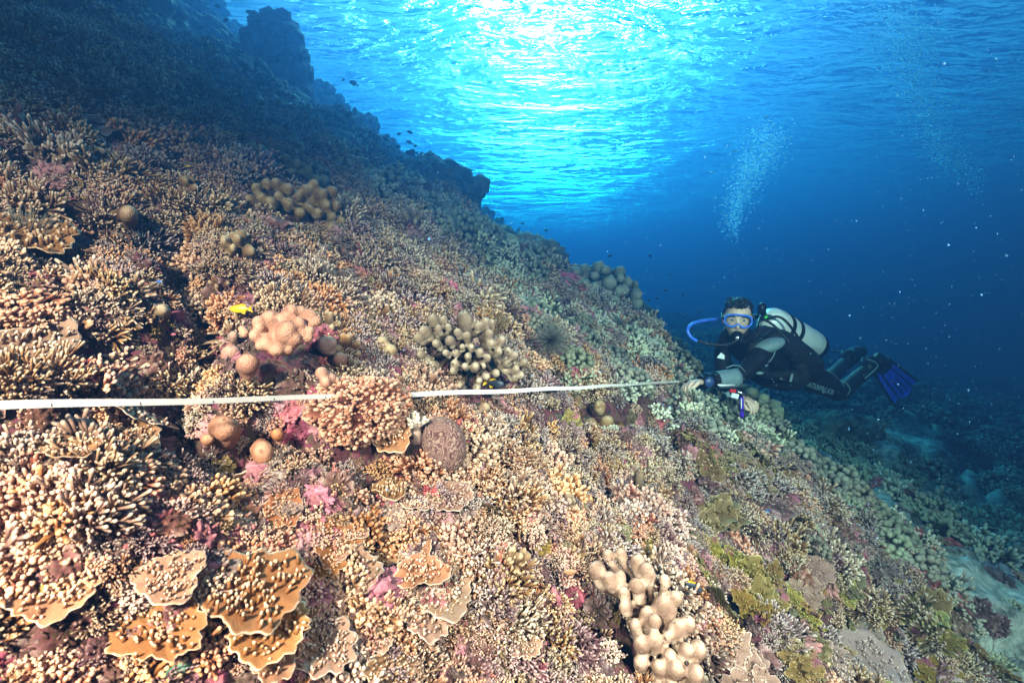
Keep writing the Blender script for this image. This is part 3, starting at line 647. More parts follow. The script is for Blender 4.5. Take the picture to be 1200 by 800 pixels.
# coloured crusts, sponges, soft corals
for i, (x, y, r, mt, nm, lab, cat) in enumerate([(345,482,22,'magenta','coralline_crust','hot pink crust of algae beside the mound under the tape','algae'), (330,470,18,'magenta','coralline_crust','paler pink crust below the salmon coral head','algae'), (345,452,24,'rubble','coralline_crust','mauve crusted rock below the salmon coral head','algae'), (272,640,18,'magenta','coralline_crust','deep red crust in the dark hollow at lower left','algae'), (170,745,22,'magenta','coralline_crust','rose crust on the rock at the bottom left','algae'), (450,690,34,'magenta','coralline_crust','purple crusted hollow under the tan plates','algae'), (325,270,26,'rubble','coralline_crust','pink crusted rock under the upper finger colony','algae'),
      (682,612,13,'orange','sponge','rust orange honeycombed sponge ball above the pale lobes','sponge'), (722,618,7,'orange','sponge','smaller orange sponge ball right of the rust orange one','sponge'), (848,718,14,'orange','sponge','dark orange encrusting sponge right of the pale lobes','sponge'), (322,412,10,'orange','sponge','orange sponge strip tucked under the salmon coral head','sponge'), (675,640,8,'magenta','sponge','bright red sponge patch above the pale lobes','sponge'),
      (35,175,44,'rubble','reef_rock','dark maroon ledge at the upper left edge','rock'), (40,140,24,'olive','reef_rock','yellow green spotted rock above the maroon ledge','rock'), (905,600,26,'rubble','reef_rock','purple rubble block on the right flank','rock'), (955,640,28,'rubble','reef_rock','large purple crusted block near the reef edge on the right','rock')]):
    m_ = crust(20+i); place_mesh(nm, m_.mesh(nm, M[mt]), x, y, r*.8, lab, cat, 1.0, (1, 1, 1), .1, .2, spin=i, excl=.75)
mb = MB(); V, f = ico(5); q = np.abs(n3(V*3, 1.2, 3)); 
tube(mb, [(0, 0, -1.2), (.05, 0, -.2), (0, .05, .6), (.05, 0, 1.0)], [.30, .36, .42, .30], 18, [.2, .4, .6, .8], wob=.06)
place_mesh('tube_sponge', mb.mesh('tube_sponge', M['olive']), 748, 577, 13, 'grey green upright column sponge right of centre', 'sponge', 1.0, lift=.8, nup=.8, excl=.9)
def tuft(n, L, r, mat, name='soft_coral', spread=.1):
    mb = MB()
    for dr in dirs(n, spread, .2):
        l = L*random.uniform(.7, 1.1); b = Vector([random.uniform(-.1, .1) for _ in range(3)])*L*2
        tube(mb, [b*.2, dr*l*.5+b*.3, dr*l+b*.5], [r, r*.8, r*.5], 4, [.2, .6, 1])
    return mb.mesh(name, mat)
sc_ = coral('pale_soft_coral', [(.0, (.05, .05, .04)), (1, (.22, .22, .18))], .01, .1)
place_mesh('soft_coral', tuft(420, .1, .0011, sc_), 645, 400, 27, 'fuzzy pale soft coral on the slope right of the large finger dome', 'coral', .1, excl=.8)
place_mesh('soft_coral', tuft(420, .1, .0011, sc_), 28, 285, 40, 'blurry whitish soft coral at the left edge', 'coral', .1, excl=.8)
bl = coral('blue_grey_hydroid', [(.0, (.05, .07, .12)), (1, (.20, .26, .38))], .02, .1)
place_mesh('soft_coral', tuft(110, .1, .003, bl), 726, 578, 16, 'small blue grey spiky coral tuft beside the column sponge', 'coral', .1, excl=.8)
place_mesh('feather_star', tuft(60, .1, .003, coral('dark_star', [(.0, (.015, .02, .03)), (1, (.10, .13, .17))], .02, .1), 'feather_star', -.1), 165, 290, 26, 'dark feathery sea lily spread among the corals at upper left', 'feather star', .1, excl=.7)
# folded plate coral at the upper left and tables on the far slope
for i, (x, y, r) in enumerate([(104,150,15), (112,163,17), (102,172,15)]):
    place_mesh('plate_coral', plate(.085, 0, 5, .35, seed=70+i, nodule=False).mesh('plate_coral', M['brownplate']), x, y, r, ['topmost folded brown plate coral at the upper left', 'middle folded brown plate coral at the upper left', 'lowest folded brown plate coral at the upper left'][i], 'coral', .085, lift=.5, nup=.6, face=.3)
clam = MB(); tube(clam, [(-.9, 0, 0), (0, 0, .25), (.9, 0, 0)], [.25, .5, .25], 14, [.3, .9, .3], wob=.04)
place_mesh('giant_clam', clam.mesh('giant_clam', coral('green_mantle', [(.0, (.01, .05, .03)), (.6, (.03, .16, .10)), (1, (.12, .35, .25))], .02, .1)), 213, 786, 18, 'dark green clam mantle at the bottom edge on the left', 'clam', 1.0, lift=.4, excl=.9)

# ------------------------------------------------------------------ bommies on the crest
def bommie(px, py, Y, w, h, seed, label, dz=0, nl=260, squash=(1, 1)):
    s = Y/F; a, b = w*.5*s, h*.5*s; c = at(px, py, Y); mb = MB(); V, f = ico(5)
    dsp = 1+.30*n3(V, 1.3, seed)+.12*n3(V, 4, seed+3); Q = V*dsp[:, None]*np.array([a, a*.9, b]); mb.add(Q, f, .2)
    I, fi = ico(1)
    for i in rng.choice(len(V), nl, replace=False):
        r = .058*rng.uniform(.6, 1.6); mb.add(Q[i]+I*r*rng.uniform(.8, 1.2, 3), fi, .4+.5*rng.random())
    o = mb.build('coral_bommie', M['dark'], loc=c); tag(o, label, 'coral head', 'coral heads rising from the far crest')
bommie(325, 88, 4.9, 62, 118, 5, 'dark tower of coral standing against the bright water surface', nl=420)
bommie(190, 80, 5.3, 180, 110, 8, 'broad dark coral head left of the tower', nl=900)
bommie(265, 135, 4.7, 160, 90, 12, 'shadowed coral head in front of the tower', nl=800)
bommie(110, 70, 5.2, 190, 100, 15, 'dim blue coral head near the upper left corner', nl=800)
bommie(600, 324, 3.9, 110, 74, 20, 'dark coral head that ends the crest in a step, above the large finger dome', nl=500)
bommie(500, 228, 4.3, 110, 60, 24, 'long low coral head on the crest between the tower and the step', nl=500)
bommie(710, 372, 4.6, 90, 40, 28, 'small coral head on the crest left of the diver', nl=400)
bommie(985, 505, 5.0, 70, 26, 31, 'low dark coral head on the deep flank under the diver', nl=300)
bommie(1090, 590, 5.2, 110, 40, 36, 'dim coral head on the deep slope beyond the sand', nl=300)

EXCLUDE += [(TL.lerp(TH, t)-Vector((0, 0, .10)), .055+.03*t) for t in np.linspace(.55, .97, 9)]+[(hit(868, 485), .09), (hit(872, 478), .08), (hit(800, 455), .05)]
# ------------------------------------------------------------------ the measuring tape
tapem = plain('white_tape', (.74, .76, .76), .45, var=.05)
mb = MB(); V = []; n = 90
for i in range(n+1):
    t = i/n; p = TL.lerp(TH, t); p = p+Vector((0, 0, -.012*math.sin(math.pi*t)+.0015*math.sin(t*37))); w = .0068; tw = .35*math.sin(t*9)+.2+.55*t
    f_, r_, u_ = cam_frame(p); wd = u_*math.cos(tw)-f_*math.sin(tw); th = f_*.0005
    V += [p+wd*w-th, p+wd*w+th, p-wd*w+th, p-wd*w-th]
f = []
for i in range(n):
    for k in range(4): a = i*4+k; b = i*4+(k+1) % 4; f.append((a, b, b+4, a+4))
mb.add([v[:] for v in V], f); tape = mb.build('measuring_tape', tapem, smooth=False)
tag(tape, 'white survey tape stretched across the reef to the diver hand', 'tape')
tk = MB()   # printed marks every centimetre are too fine to read; the decimetre bars show near the left
for i in range(1, 22):
    t = i/22; p = TL.lerp(TH, t)+Vector((0, 0, -.012*math.sin(math.pi*t)+.0015*math.sin(t*37))); tw = .35*math.sin(t*9)+.2+.55*t; f_, r_, u_ = cam_frame(p); wd = u_*math.cos(tw)-f_*math.sin(tw); al = (TH-TL).normalized()
    q = p-f_*.0012; tk.add([(q-wd*.0055-al*.0008)[:], (q-wd*.0055+al*.0008)[:], (q+wd*.0005+al*.0008)[:], (q+wd*.0005-al*.0008)[:]], [(0, 1, 2, 3)])
tk.build('tape_mark', plain('tape_ink', (.12, .13, .15), .5), tape, smooth=False)

# ------------------------------------------------------------------ fish
def fish_mesh(name, deep=.42):
    """body, forked tail, dorsal and belly fins in one thing; nose towards +X, length 1"""
    mb = MB(); n = 14; S = 12; V = []; T = []
    for i in range(n+1):
        t = i/n; x = .5-t*.78; hgt = deep*.5*(math.sin(math.pi*min(1, t*.92+.04))**.75)*(1-.35*t)+.012; wd = hgt*.38
        for k in range(S):
            a = 2*math.pi*k/S; V.append((x, wd*math.cos(a), hgt*math.sin(a))); T.append(t)
    f = [(i*S+k, i*S+(k+1) % S, (i+1)*S+(k+1) % S, (i+1)*S+k) for i in range(n) for k in range(S)]
    f += [tuple(range(S))[::-1], tuple(n*S+k for k in range(S))]; mb.add(V, f, T)
    fins = MB(); th = .006
    def blade(pts, t=.5):
        m = len(pts); fins.add([(x, -th, z) for x, z in pts]+[(x, th, z) for x, z in pts], [tuple(range(m)), tuple(range(m, 2*m))[::-1]]+[(i, (i+1) % m, (i+1) % m+m, i+m) for i in range(m)], t)
    blade([(-.26, .04), (-.5, .17), (-.43, .02), (-.5, -.16), (-.26, -.04)], 1)
    blade([(.22, deep*.40), (.0, deep*.62), (-.18, deep*.52), (-.2, deep*.2), (0, deep*.3)], .6)
    blade([(.05, -deep*.38), (-.12, -deep*.6), (-.2, -deep*.22)], .6)
    return mb, fins
def fish(px, py, L_px, mats, label, Y=None, head=0, tilt=0, deep=.42, parts=True, group=None, gap=.07, cat='fish'):
    if Y is None: C = hit(px, py); C = C-C.normalized()*gap
    else: C = at(px, py, Y)
    L = L_px*C.y/F; key = (mats, deep)
    if key not in FM:
        a, b = fish_mesh('fish', deep); FM[key] = (a.mesh('reef_fish', FMAT[mats][0]), b.mesh('fin', FMAT[mats][1]))
    o = bpy.data.objects.new('reef_fish', FM[key][0]); COL.objects.link(o)
    f_, r_, u_ = cam_frame(C); o.matrix_world = Matrix.Translation(C) @ Matrix.Rotation(head, 4, 'Z') @ Matrix.Rotation(-tilt, 4, 'Y') @ Matrix.Scale(L, 4)
    q = bpy.data.objects.new('fin', FM[key][1]); COL.objects.link(q); q.parent = o
    tag(o, label, cat, group); return o
FM = {}
def fm(n, a, b): return (plain(n+'_fish_body', a, .4, var=.15), plain(n+'_fish_fin', b, .5))
FMAT = {'dark': fm('dark', (.012, .016, .02), (.01, .014, .02)), 'yellow': fm('yellow', (.75, .45, .01), (.7, .4, .01)), 'ytail': fm('yellow_tailed', (.03, .04, .06), (.7, .42, .01)),
        'orange': fm('orange', (.6, .14, .05), (.6, .2, .08)), 'grey': fm('grey', (.20, .16, .14), (.10, .11, .15)), 'brown': fm('brown', (.30, .15, .08), (.2, .1, .05)), 'green': fm('green', (.25, .5, .05), (.3, .5, .1)), 'blue': fm('blue', (.03, .12, .4), (.05, .15, .5))}
PI = math.pi
for a in [(283,362,23,'yellow','bright yellow fish beside the salmon coral head',PI,0,.4), (578,449,22,'ytail','black fish with yellow tail under the large finger dome',0,-.1,.42), (810,686,24,'ytail','dark fish with yellow tail right of the pale lobes',-.3,-.35,.42), (715,706,24,'grey','grey damselfish tilted over the pale lobes',1.2,-.9,.5), (670,670,16,'brown','small brown fish beside the red sponge patch',PI,0,.5), (737,717,12,'orange','tiny orange and purple fish in the gap between pale lobes',.2,.3,.35),
          (307,197,11,'orange','orange basslet over the band of teal finger coral',0,-.3,.36), (338,191,10,'orange','orange basslet near the right end of the teal band',PI,.3,.36), (240,172,9,'orange','orange basslet on the upper slope left of the teal band',0,-.2,.36), (321,206,8,'orange','tiny orange basslet below the teal finger coral',0,0,.36), (219,195,7,'yellow','little yellow fish high on the upper slope',0,0,.4), (385,202,6,'orange','tiny orange fish above the right end of the finger colony',0,0,.36), (283,293,9,'orange','orange fish on the slope above the yellow fish',0,.1,.36), (128,205,12,'orange','red orange fish at the upper left slope',0,-.4,.36),
          (186,330,7,'blue','small blue fish above the staghorn tips',0,.1,.4), (584,314,6,'yellow','yellow speck of a fish on the shadowed crest step',0,.1,.4), (473,191,5,'green','lime fish over the crest',0,.1,.4), (491,197,5,'green','second lime fish farther along the crest',0,.1,.4), (383,165,6,'green','lime fish close by the foot of the tower',0,.5,.4), (898,600,10,'blue','blue fish in the purple rubble on the right',.4,.4,.4), (213,79,8,'grey','pale fish before the shadowed coral head',1,.5,.5)]:
    fish(a[0], a[1], a[2]*1.15, a[3], a[4], None, a[5], a[6], a[7])
DK = [(415,98,9),(375,130,8),(393,142,7),(368,125,6),(395,152,5),(405,155,7),(431,160,7),(438,160,8),(452,163,6),(468,157,5),(480,155,6),(480,167,6),(483,179,11),(470,187,9),(441,173,6),(493,180,5),(487,171,4),(513,185,5),(525,192,6),(531,197,4),(512,193,4),(527,210,6),(521,210,5),(533,219,12),(550,219,7),(548,231,5),(540,213,5),(410,158,4),(402,94,4),(465,172,4),(500,200,4),(456,172,4),(293,15,8),(265,24,7),(300,28,5),(255,8,6),
      (622,285,5),(639,302,5),(661,329,5),(668,343,6),(692,357,6),(697,358,5),(720,363,5),(735,363,5),(698,318,5),(705,313,4),(745,340,4),(760,352,4),(770,350,4),(640,270,4),(655,290,4),(715,300,4),(730,330,4),(680,330,4),(762,300,4),(780,340,4),(752,371,4),(765,366,4),(612,262,4),(785,322,3),(800,345,3),(690,345,4)]
for i, (x, y, L) in enumerate(DK):
    grp = 'the sunlit water beside the tower' if x < 460 else ('the middle of the crest' if x < 600 else 'the crest left of the diver')
    if y < 40: grp = 'the coral heads at the top edge'
    fish(x, y, L*1.35, 'dark', 'small dark fish hovering in open water above '+grp, 3.6+1.6*rng.random(), random.choice([0, PI])+random.uniform(-.6, .6), random.uniform(-.6, .5), .45, group='dark fish hovering above '+grp)

# ------------------------------------------------------------------ bubbles and drifting specks
def bubble_mat():
    m = bpy.data.materials.new('air_bubble'); m.use_nodes = True; N = m.node_tree.nodes; L = m.node_tree.links; N.clear()
    o = N.new('ShaderNodeOutputMaterial'); mx = N.new('ShaderNodeMixShader'); tr = N.new('ShaderNodeBsdfTransparent'); gl = N.new('ShaderNodeBsdfGlossy'); gl.inputs['Roughness'].default_value = .12; lw = N.new('ShaderNodeLayerWeight'); lw.inputs[0].default_value = .45
    tr.inputs[0].default_value = (.93, .97, 1, 1); L.new(lw.outputs['Facing'], mx.inputs[0]); L.new(tr.outputs[0], mx.inputs[1]); L.new(gl.outputs[0], mx.inputs[2]); L.new(mx.outputs[0], o.inputs[0]); return m
bm_ = bubble_mat()
bw_ = bpy.data.materials.new('fine_bubbles'); bw_.use_nodes = True; N = bw_.node_tree.nodes; L = bw_.node_tree.links; N.clear()
o = N.new('ShaderNodeOutputMaterial'); m1 = N.new('ShaderNodeMixShader'); m2 = N.new('ShaderNodeMixShader'); a = N.new('ShaderNodeBsdfTransparent'); b = N.new('ShaderNodeBsdfTranslucent'); c = N.new('ShaderNodeBsdfRefraction'); c.inputs['IOR'].default_value = .8; b.inputs[0].default_value = (.5, .9, 1, 1); c.inputs['Roughness'].default_value = .7; c.inputs[0].default_value = (.8, .97, 1, 1)
m1.inputs[0].default_value = .25; m2.inputs[0].default_value = .75; L.new(a.outputs[0], m1.inputs[1]); L.new(b.outputs[0], m1.inputs[2]); L.new(m1.outputs[0], m2.inputs[1]); L.new(c.outputs[0], m2.inputs[2]); L.new(m2.outputs[0], o.inputs[0])
def plume(name, spine, Y, n, rmin, rmax, wid, label):
    mb = MB(); I, fi = ico(1); fi = [q for q in fi if sum(I[k][2] for k in q) > .05]      # rising bubbles are open caps
    for i in range(n):
        t = rng.random()**.8; k = t*(len(spine)-1); j = min(int(k), len(spine)-2); q = k-j
        x = spine[j][0]*(1-q)+spine[j+1][0]*q+rng.normal(0, wid*(.35+.8*t)); y = spine[j][1]*(1-q)+spine[j+1][1]*q+rng.normal(0, 9)
        r = rmin*(rmax/rmin)**(rng.random()**2.2); c = at(x, y, Y+rng.normal(0, .22)); mb.add(np.array(c[:])+I*r*np.array([1, 1, .75]), fi)
    o = mb.build(name, bw_); tag(o, label, kind='stuff')
plume('bubble_plume', [(858,272), (862,240), (878,205), (893,180), (903,150)], 3.9, 4200, .0026, .011, 15, 'column of fine silvery bubbles rising above the diver')
plume('bubble_plume', [(1145,215), (1105,180), (1080,120), (1065,60), (1050,10)], 6.0, 5000, .0045, .018, 22, 'farther cloud of bubbles rising at the upper right')
plume('bubble_plume', [(841,351), (844,345), (843,338), (846,328)], 2.95, 14, .0015, .004, 1.5, 'few tiny bubbles slipping up beside the diver head')
for i, (x, y, r) in enumerate([(835,203,.016),(861,178,.017),(898,138,.016),(890,152,.012),(876,150,.011),(905,147,.012),(853,196,.011),(838,232,.010),(1038,22,.02),(1060,57,.018),(1070,56,.016),(1068,70,.014),(1030,80,.02),(1108,125,.015),(1080,62,.012)]):
    Y = 3.8 if x < 1000 else 5.6; mb = MB(); V, f = ico(3); P_ = V*r*np.array([1, 1, .55]); P_[:, 2] += np.where(V[:, 2] < 0, r*.35, 0); mb.add(P_, f)
    o = mb.build('bubble', bm_, loc=at(x, y, Y)); g = ['large flattened bubble in the bubble column above the diver', 'flattened bubble in the far cloud at the upper right'][x > 1000]; tag(o, g, 'bubble', g.replace('bubble in', 'bubbles in'))
spk = MB(); I, fi = ico(0)
for i in range(12000):
    Y = rng.uniform(.5, 5.5)**1.0; x = rng.uniform(-100, 1300) if i % 3 == 0 else rng.uniform(620, 1300); y = rng.uniform(-50, 700); c = at(x, y, Y)
    if c.z < float(terr(c.x, c.y))+.1: continue
    spk.add(np.array(c[:])+I*.00028*math.exp(abs(rng.normal(0, .65)))*(.4+Y*.34), fi)
o = spk.build('drifting_particles', plain('plankton', (.07, .30, .60), .6)); tag(o, 'pale specks of plankton drifting in the blue water', kind='stuff')
LAND += [(550,405,'the large finger dome'), (735,700,'the pale lobed coral'), (325,385,'the salmon coral head'), (418,490,'the nodular mound'), (517,525,'the brain coral'), (295,715,'the broadest tan plate'), (830,615,'the widest olive leafy sheet'), (1005,742,'the round brown plate'), (682,612,'the rust orange sponge'), (90,350,'the left staghorn corals'), (330,235,'the upper finger colony'), (708,493,'the pale brown knobs'), (40,175,'the dark maroon ledge'), (748,577,'the column sponge'), (645,398,'the fuzzy soft coral'), (170,745,'the rose algae crust'), (955,640,'the purple crusted block'), (265,497,'the round brown coral ball'), (80,560,'the tape at the far left'), (820,470,'the diver hand'), (600,700,'the cup shaped plate'), (105,160,'the folded brown plates'), (372,318,'the narrow grey knobs')]
# ------------------------------------------------------------------ the diver
black = plain('neoprene', (.005, .0055, .007), .6, bump=.3, bscale=300, var=.2); blackr = plain('black_rubber', (.005, .005, .006), .4, var=.2)
greyp = plain('grey_panel', (.13, .20, .22), .6, bump=.2, bscale=300); skin = plain('skin', (.68, .47, .36), .5, var=.06); hairm = plain('black_hair', (.008, .007, .007), .45, bump=.8, bscale=90, var=.3)
alu = plain('painted_tank', (.80, .85, .83), .35, .05, bump=.15, bscale=60, var=.12); bluem = plain('blue_plastic', (.04, .16, .75), .35); finb = plain('blue_fin_rubber', (.02, .07, .75), .4, var=.15)
whitem = plain('white_print', (.75, .78, .80), .5, var=.04); redm = plain('red_plastic', (.65, .02, .03), .4); steel = plain('steel', (.55, .57, .58), .25, .9); purp = plain('violet_metal', (.10, .03, .62), .3, .3); greenm = plain('green_print', (.08, .62, .06), .5); lipm = plain('lips', (.42, .17, .15), .5); eyew = plain('eye_white', (.75, .74, .72), .3, var=.02); eyed = plain('eye_dark', (.02, .012, .01), .2)
lensm = bpy.data.materials.new('mask_glass'); lensm.use_nodes = True; _N = lensm.node_tree.nodes; _L = lensm.node_tree.links; _N.clear()
_o = _N.new('ShaderNodeOutputMaterial'); _m = _N.new('ShaderNodeMixShader'); _m.inputs[0].default_value = .07; _t = _N.new('ShaderNodeBsdfTransparent'); _g = _N.new('ShaderNodeBsdfGlossy'); _g.inputs['Roughness'].default_value = .05
_L.new(_t.outputs[0], _m.inputs[1]); _L.new(_g.outputs[0], _m.inputs[2]); _L.new(_m.outputs[0], _o.inputs[0])
def skinned(verts, edges, rads, sub=2, root=0):
    me = bpy.data.meshes.new('s'); me.from_pydata([tuple(v) for v in verts], edges, []); o = bpy.data.objects.new('s', me); COL.objects.link(o)
    md = o.modifiers.new('skin', 'SKIN'); md.use_smooth_shade = True; md.branch_smoothing = .6
    for i, r in enumerate(rads):
        sv = me.skin_vertices[0].data[i]; sv.radius = (r, r) if np.isscalar(r) else r; sv.use_root = (i == root)
    s = o.modifiers.new('sub', 'SUBSURF'); s.levels = sub; s.render_levels = sub
    dg = bpy.context.evaluated_depsgraph_get(); m2 = bpy.data.meshes.new_from_object(o.evaluated_get(dg))
    V = [v.co[:] for v in m2.vertices]; Fc = [tuple(p.vertices) for p in m2.polygons]; bpy.data.objects.remove(o); return V, Fc
v3 = Vector
SC = v3((1.40, 3.06, -.34)); SL = v3((1.470, 2.925, -.335)); SR = v3((1.325, 3.20, -.335))
HC = v3((1.91, 3.32, -.54)); HL = v3((1.945, 3.25, -.55)); HR = v3((1.875, 3.39, -.53))
EL = v3((1.245, 2.77, -.475)); WL = v3((1.005, 2.70, -.487)); ER = v3((1.27, 3.05, -.56)); WR = v3((1.335, 2.93, -.615))
KL = v3((2.262, 3.48, -.713)); AL = v3((2.56, 3.62, -.54)); KR = v3((2.27, 3.72, -.72)); AR = v3((2.62, 3.95, -.53))
NK = v3((1.375, 3.035, -.27)); HD = v3((1.322, 3.0, -.168))
TLn = v3((2.69, 3.70, -.535)); TRn = v3((2.72, 4.02, -.50))
def L_(a, b, t): return a.lerp(b, t)
SP1 = L_(SC, HC, .35); SP2 = L_(SC, HC, .7)
J = [HC, SP2, SP1, SC, NK, HD+v3((.01, .02, -.03)), SL, L_(SL, EL, .5), EL, L_(EL, WL, .5), WL, SR, L_(SR, ER, .5), ER, L_(ER, WR, .5), WR,
     HL, L_(HL, KL, .4), KL, L_(KL, AL, .35), AL, TLn, HR, L_(HR, KR, .4), KR, L_(KR, AR, .35), AR, TRn]
E = [(0,1),(1,2),(2,3),(3,4),(4,5),(3,6),(6,7),(7,8),(8,9),(9,10),(3,11),(11,12),(12,13),(13,14),(14,15),(0,16),(16,17),(17,18),(18,19),(19,20),(20,21),(0,22),(22,23),(23,24),(24,25),(25,26),(26,27)]
RD = [.125, .125, .145, .125, .055, .05, .072, .052, .044, .041, .030, .072, .052, .044, .041, .030, .098, .085, .062, .060, .045, .045, .098, .085, .062, .060, .045, .045]
V, Fc = skinned(J, E, RD, 2, 0)
body = MB(); body.add(V, Fc, 0, 0)
# wrists onward: bare hands
def hand(W, fwd, up, side, curl, s=1.0):
    """palm and five separate fingers; the fingers close around what is held"""
    fwd = fwd.normalized(); up = (up-fwd*up.dot(fwd)).normalized(); sd = fwd.cross(up)*side
    vs = [W-fwd*.02, W+fwd*.03*s, W+fwd*.075*s]; V, Fc = skinned(vs, [(0, 1), (1, 2)], [(.024*s, .017*s), (.036*s, .016*s), (.034*s, .014*s)], 2); body.add(V, Fc, 0, 1)
    for k, (off, ln) in enumerate(((-.030, .072), (-.010, .080), (.010, .076), (.029, .060))):
        p0 = W+fwd*.06*s+sd*off*s; a = curl*.6; pts = [p0]; d = fwd.copy()
        for j, seg in enumerate((.45, .32, .25)):
            an = curl*(.55+.75*j); dd = (fwd*math.cos(an)-up*math.sin(an)).normalized(); pts.append(pts[-1]+dd*ln*seg*s+sd*off*.06)
        V, Fc = skinned(pts, [(0, 1), (1, 2), (2, 3)], [.0105*s, .0098*s, .0088*s, .0072*s], 1); body.add(V, Fc, 0, 1)
    p0 = W+fwd*.02*s-sd*.028*s; pts = [p0, p0+fwd*.028*s-sd*.020*s-up*.008*s, p0+fwd*.055*s-sd*.020*s-up*.026*s, p0+fwd*.072*s-sd*.008*s-up*.034*s]
    V, Fc = skinned(pts, [(0, 1), (1, 2), (2, 3)], [.015*s, .0125*s, .0110*s, .0085*s], 1); body.add(V, Fc, 0, 1)
fw = (v3((.86, 2.655, -.49))-WL).normalized()
hand(WL, fw, v3((.15, .35, .9)), 1, .75)
hand(WR, v3((.10, -.16, -.06)), v3((0, -.2, 1)), -1, .8)
# head
hy = math.atan2(-.36, .93); HM = Matrix.Translation(HD) @ Matrix.Rotation(hy, 4, 'Z') @ Matrix.Rotation(R(6), 4, 'X') @ Matrix.Rotation(R(3), 4, 'Y')
V, f = ico(5); H = V.copy(); z = V[:, 2]; y = V[:, 1]; x = V[:, 0]
w = .074*(1-.34*np.clip(-z, 0, 1)**1.6); H[:, 0] = x*w; H[:, 1] = y*.094+np.where((z < 0) & (y > 0), z*-.02*-1, 0); H[:, 2] = z*.116
fr_ = np.clip(-y, 0, 1)
def bumpf(cx, cz, sx, sz, amt): H[:, 1] -= amt*np.exp(-((H[:, 0]-cx)/sx)**2-((H[:, 2]-cz)/sz)**2)*(y < 0)
bumpf(0, -.022, .010, .022, .020); bumpf(0, -.034, .015, .008, .010)                      # nose and nostrils
for s_ in (-1, 1): bumpf(s_*.031, .006, .017, .012, -.012); bumpf(s_*.036, -.030, .022, .02, .005); bumpf(s_*.030, .028, .02, .007, .005)
bumpf(0, -.062, .022, .006, .006); bumpf(0, -.074, .018, .005, .006); bumpf(0, -.098, .02, .014, .006)
def HP(a): return (np.c_[a, np.ones(len(a))] @ np.array(HM).T)[:, :3]
body.add(HP(H), f, 0, 1)
for s_ in (-1, 1):   # ears
    e = ico(2)[0]*np.array([.009, .018, .030])+np.array([s_*.074, .008, -.005]); body.add(HP(e), ico(2)[1], 0, 1)
pm = body.mesh('person', [black, skin]); per = bpy.data.objects.new('person', pm); COL.objects.link(per)
tag(per, 'scuba diver in a black wetsuit swimming level beside the reef, one hand on the tape', 'diver')
def part(name, mb, m, par=None, smooth=True): return mb.build(name, m, par or per, smooth)
for s_ in (-1, 1):
    q = MB(); q.add(HP(ico(2)[0]*np.array([.0130, .008, .0062])+np.array([s_*.031, -.076, .006])), ico(2)[1]); ey = part('eye', q, eyew)
    q = MB(); q.add(HP(ico(2)[0]*np.array([.0062, .004, .0060])+np.array([s_*.031, -.0825, .006])), ico(2)[1]); part('iris', q, eyed, ey)
    q = MB(); tube(q, HP(np.array([(s_*.016, -.090, .023), (s_*.032, -.090, .029), (s_*.047, -.083, .024)])).tolist(), [.0022, .0032, .0018], 6); part('eyebrow', q, hairm)
q = MB(); q.add(HP(ico(2)[0]*np.array([.020, .006, .008])+np.array([0, -.088, -.068])), ico(2)[1]); part('lips', q, lipm)
# hair: close wet cap with loose locks
q = MB(); V, f = ico(5); k = (V[:, 2] > .38-.9*np.clip(V[:, 1], -.45, 1)); hh = V*np.array([.084, .106, .122])*(1+.05*n3(V, 6, 3))[:, None]
hh[:, 2] += .008; low = ~k; hh[low] *= .80; q.add(HP(hh), f)
for i in range(70):
    a = random.uniform(-2.9, 2.9); z0 = random.uniform(.62, .95); b = np.array([math.sin(a)*.075*math.sqrt(1-z0*z0)*1.2, -math.cos(a)*.09*math.sqrt(1-z0*z0)*1.2, .118*z0])
    d_ = np.array([random.uniform(-.03, .03), random.uniform(-.01, .03), random.uniform(-.006, .014)]); tube(q, HP(np.array([b, b*1.05+d_*.3, b*1.05+d_*.7])).tolist(), [.012, .010, .005], 5)
part('hair', q, hairm)
# mask
q = MB(); n = 60; pts = []
for i in range(n+1):
    a = 2*math.pi*i/n; c, s_ = math.cos(a), math.sin(a); X_ = .071*abs(c)**.75*(1 if c > 0 else -1); Z_ = .036*abs(s_)**.75*(1 if s_ > 0 else -1)
    if s_ < 0: Z_ += .020*math.exp(-(X_/.016)**2)
    pts.append((X_, -.108+X_*X_*4.5, Z_+.004))
tube(q, HP(np.array(pts)).tolist(), [.0058]*(n+1), 8, cap=False); mask = part('diving_mask', q, bluem)
q = MB(); n2 = 60; inn = np.array(pts[:-1]); out_ = inn.copy(); out_[:, 0] *= 1.08; out_[:, 2] = (out_[:, 2]-.002)*1.12+.002; out_[:, 1] += .034
vv = HP(np.vstack([inn, out_])); q.add(vv, [(i, (i+1) % n2, (i+1) % n2+n2, i+n2) for i in range(n2)]); part('skirt', q, plain('clear_silicone', (.30, .45, .55), .3), mask)
for s_ in (-1, 1):
    q = MB(); lp = [(s_*x_, -.110+(x_*x_)*4.5, z_) for x_, z_ in ((.006, .030), (.03, .037), (.055, .034), (.067, .012), (.062, -.016), (.045, -.029), (.024, -.026), (.010, -.004))]
    q.add(HP(np.array(lp+[(a, b+.002, c) for a, b, c in lp])), [tuple(range(8)), tuple(range(8, 16))[::-1]]+[(i, (i+1) % 8, (i+1) % 8+8, i+8) for i in range(8)]); part('lens', q, lensm, mask, False)
    q = MB(); tube(q, HP(np.array([(s_*.070, -.088, .006), (s_*.086, -.04, .010), (s_*.088, .03, .02), (s_*.05, .11, .03), (0, .122, .032)])).tolist(), [.006, .008, .009, .009, .009], 6, flat=(HM.to_3x3() @ v3((1, 0, 0)), .5)); part('strap', q, blackr, mask)
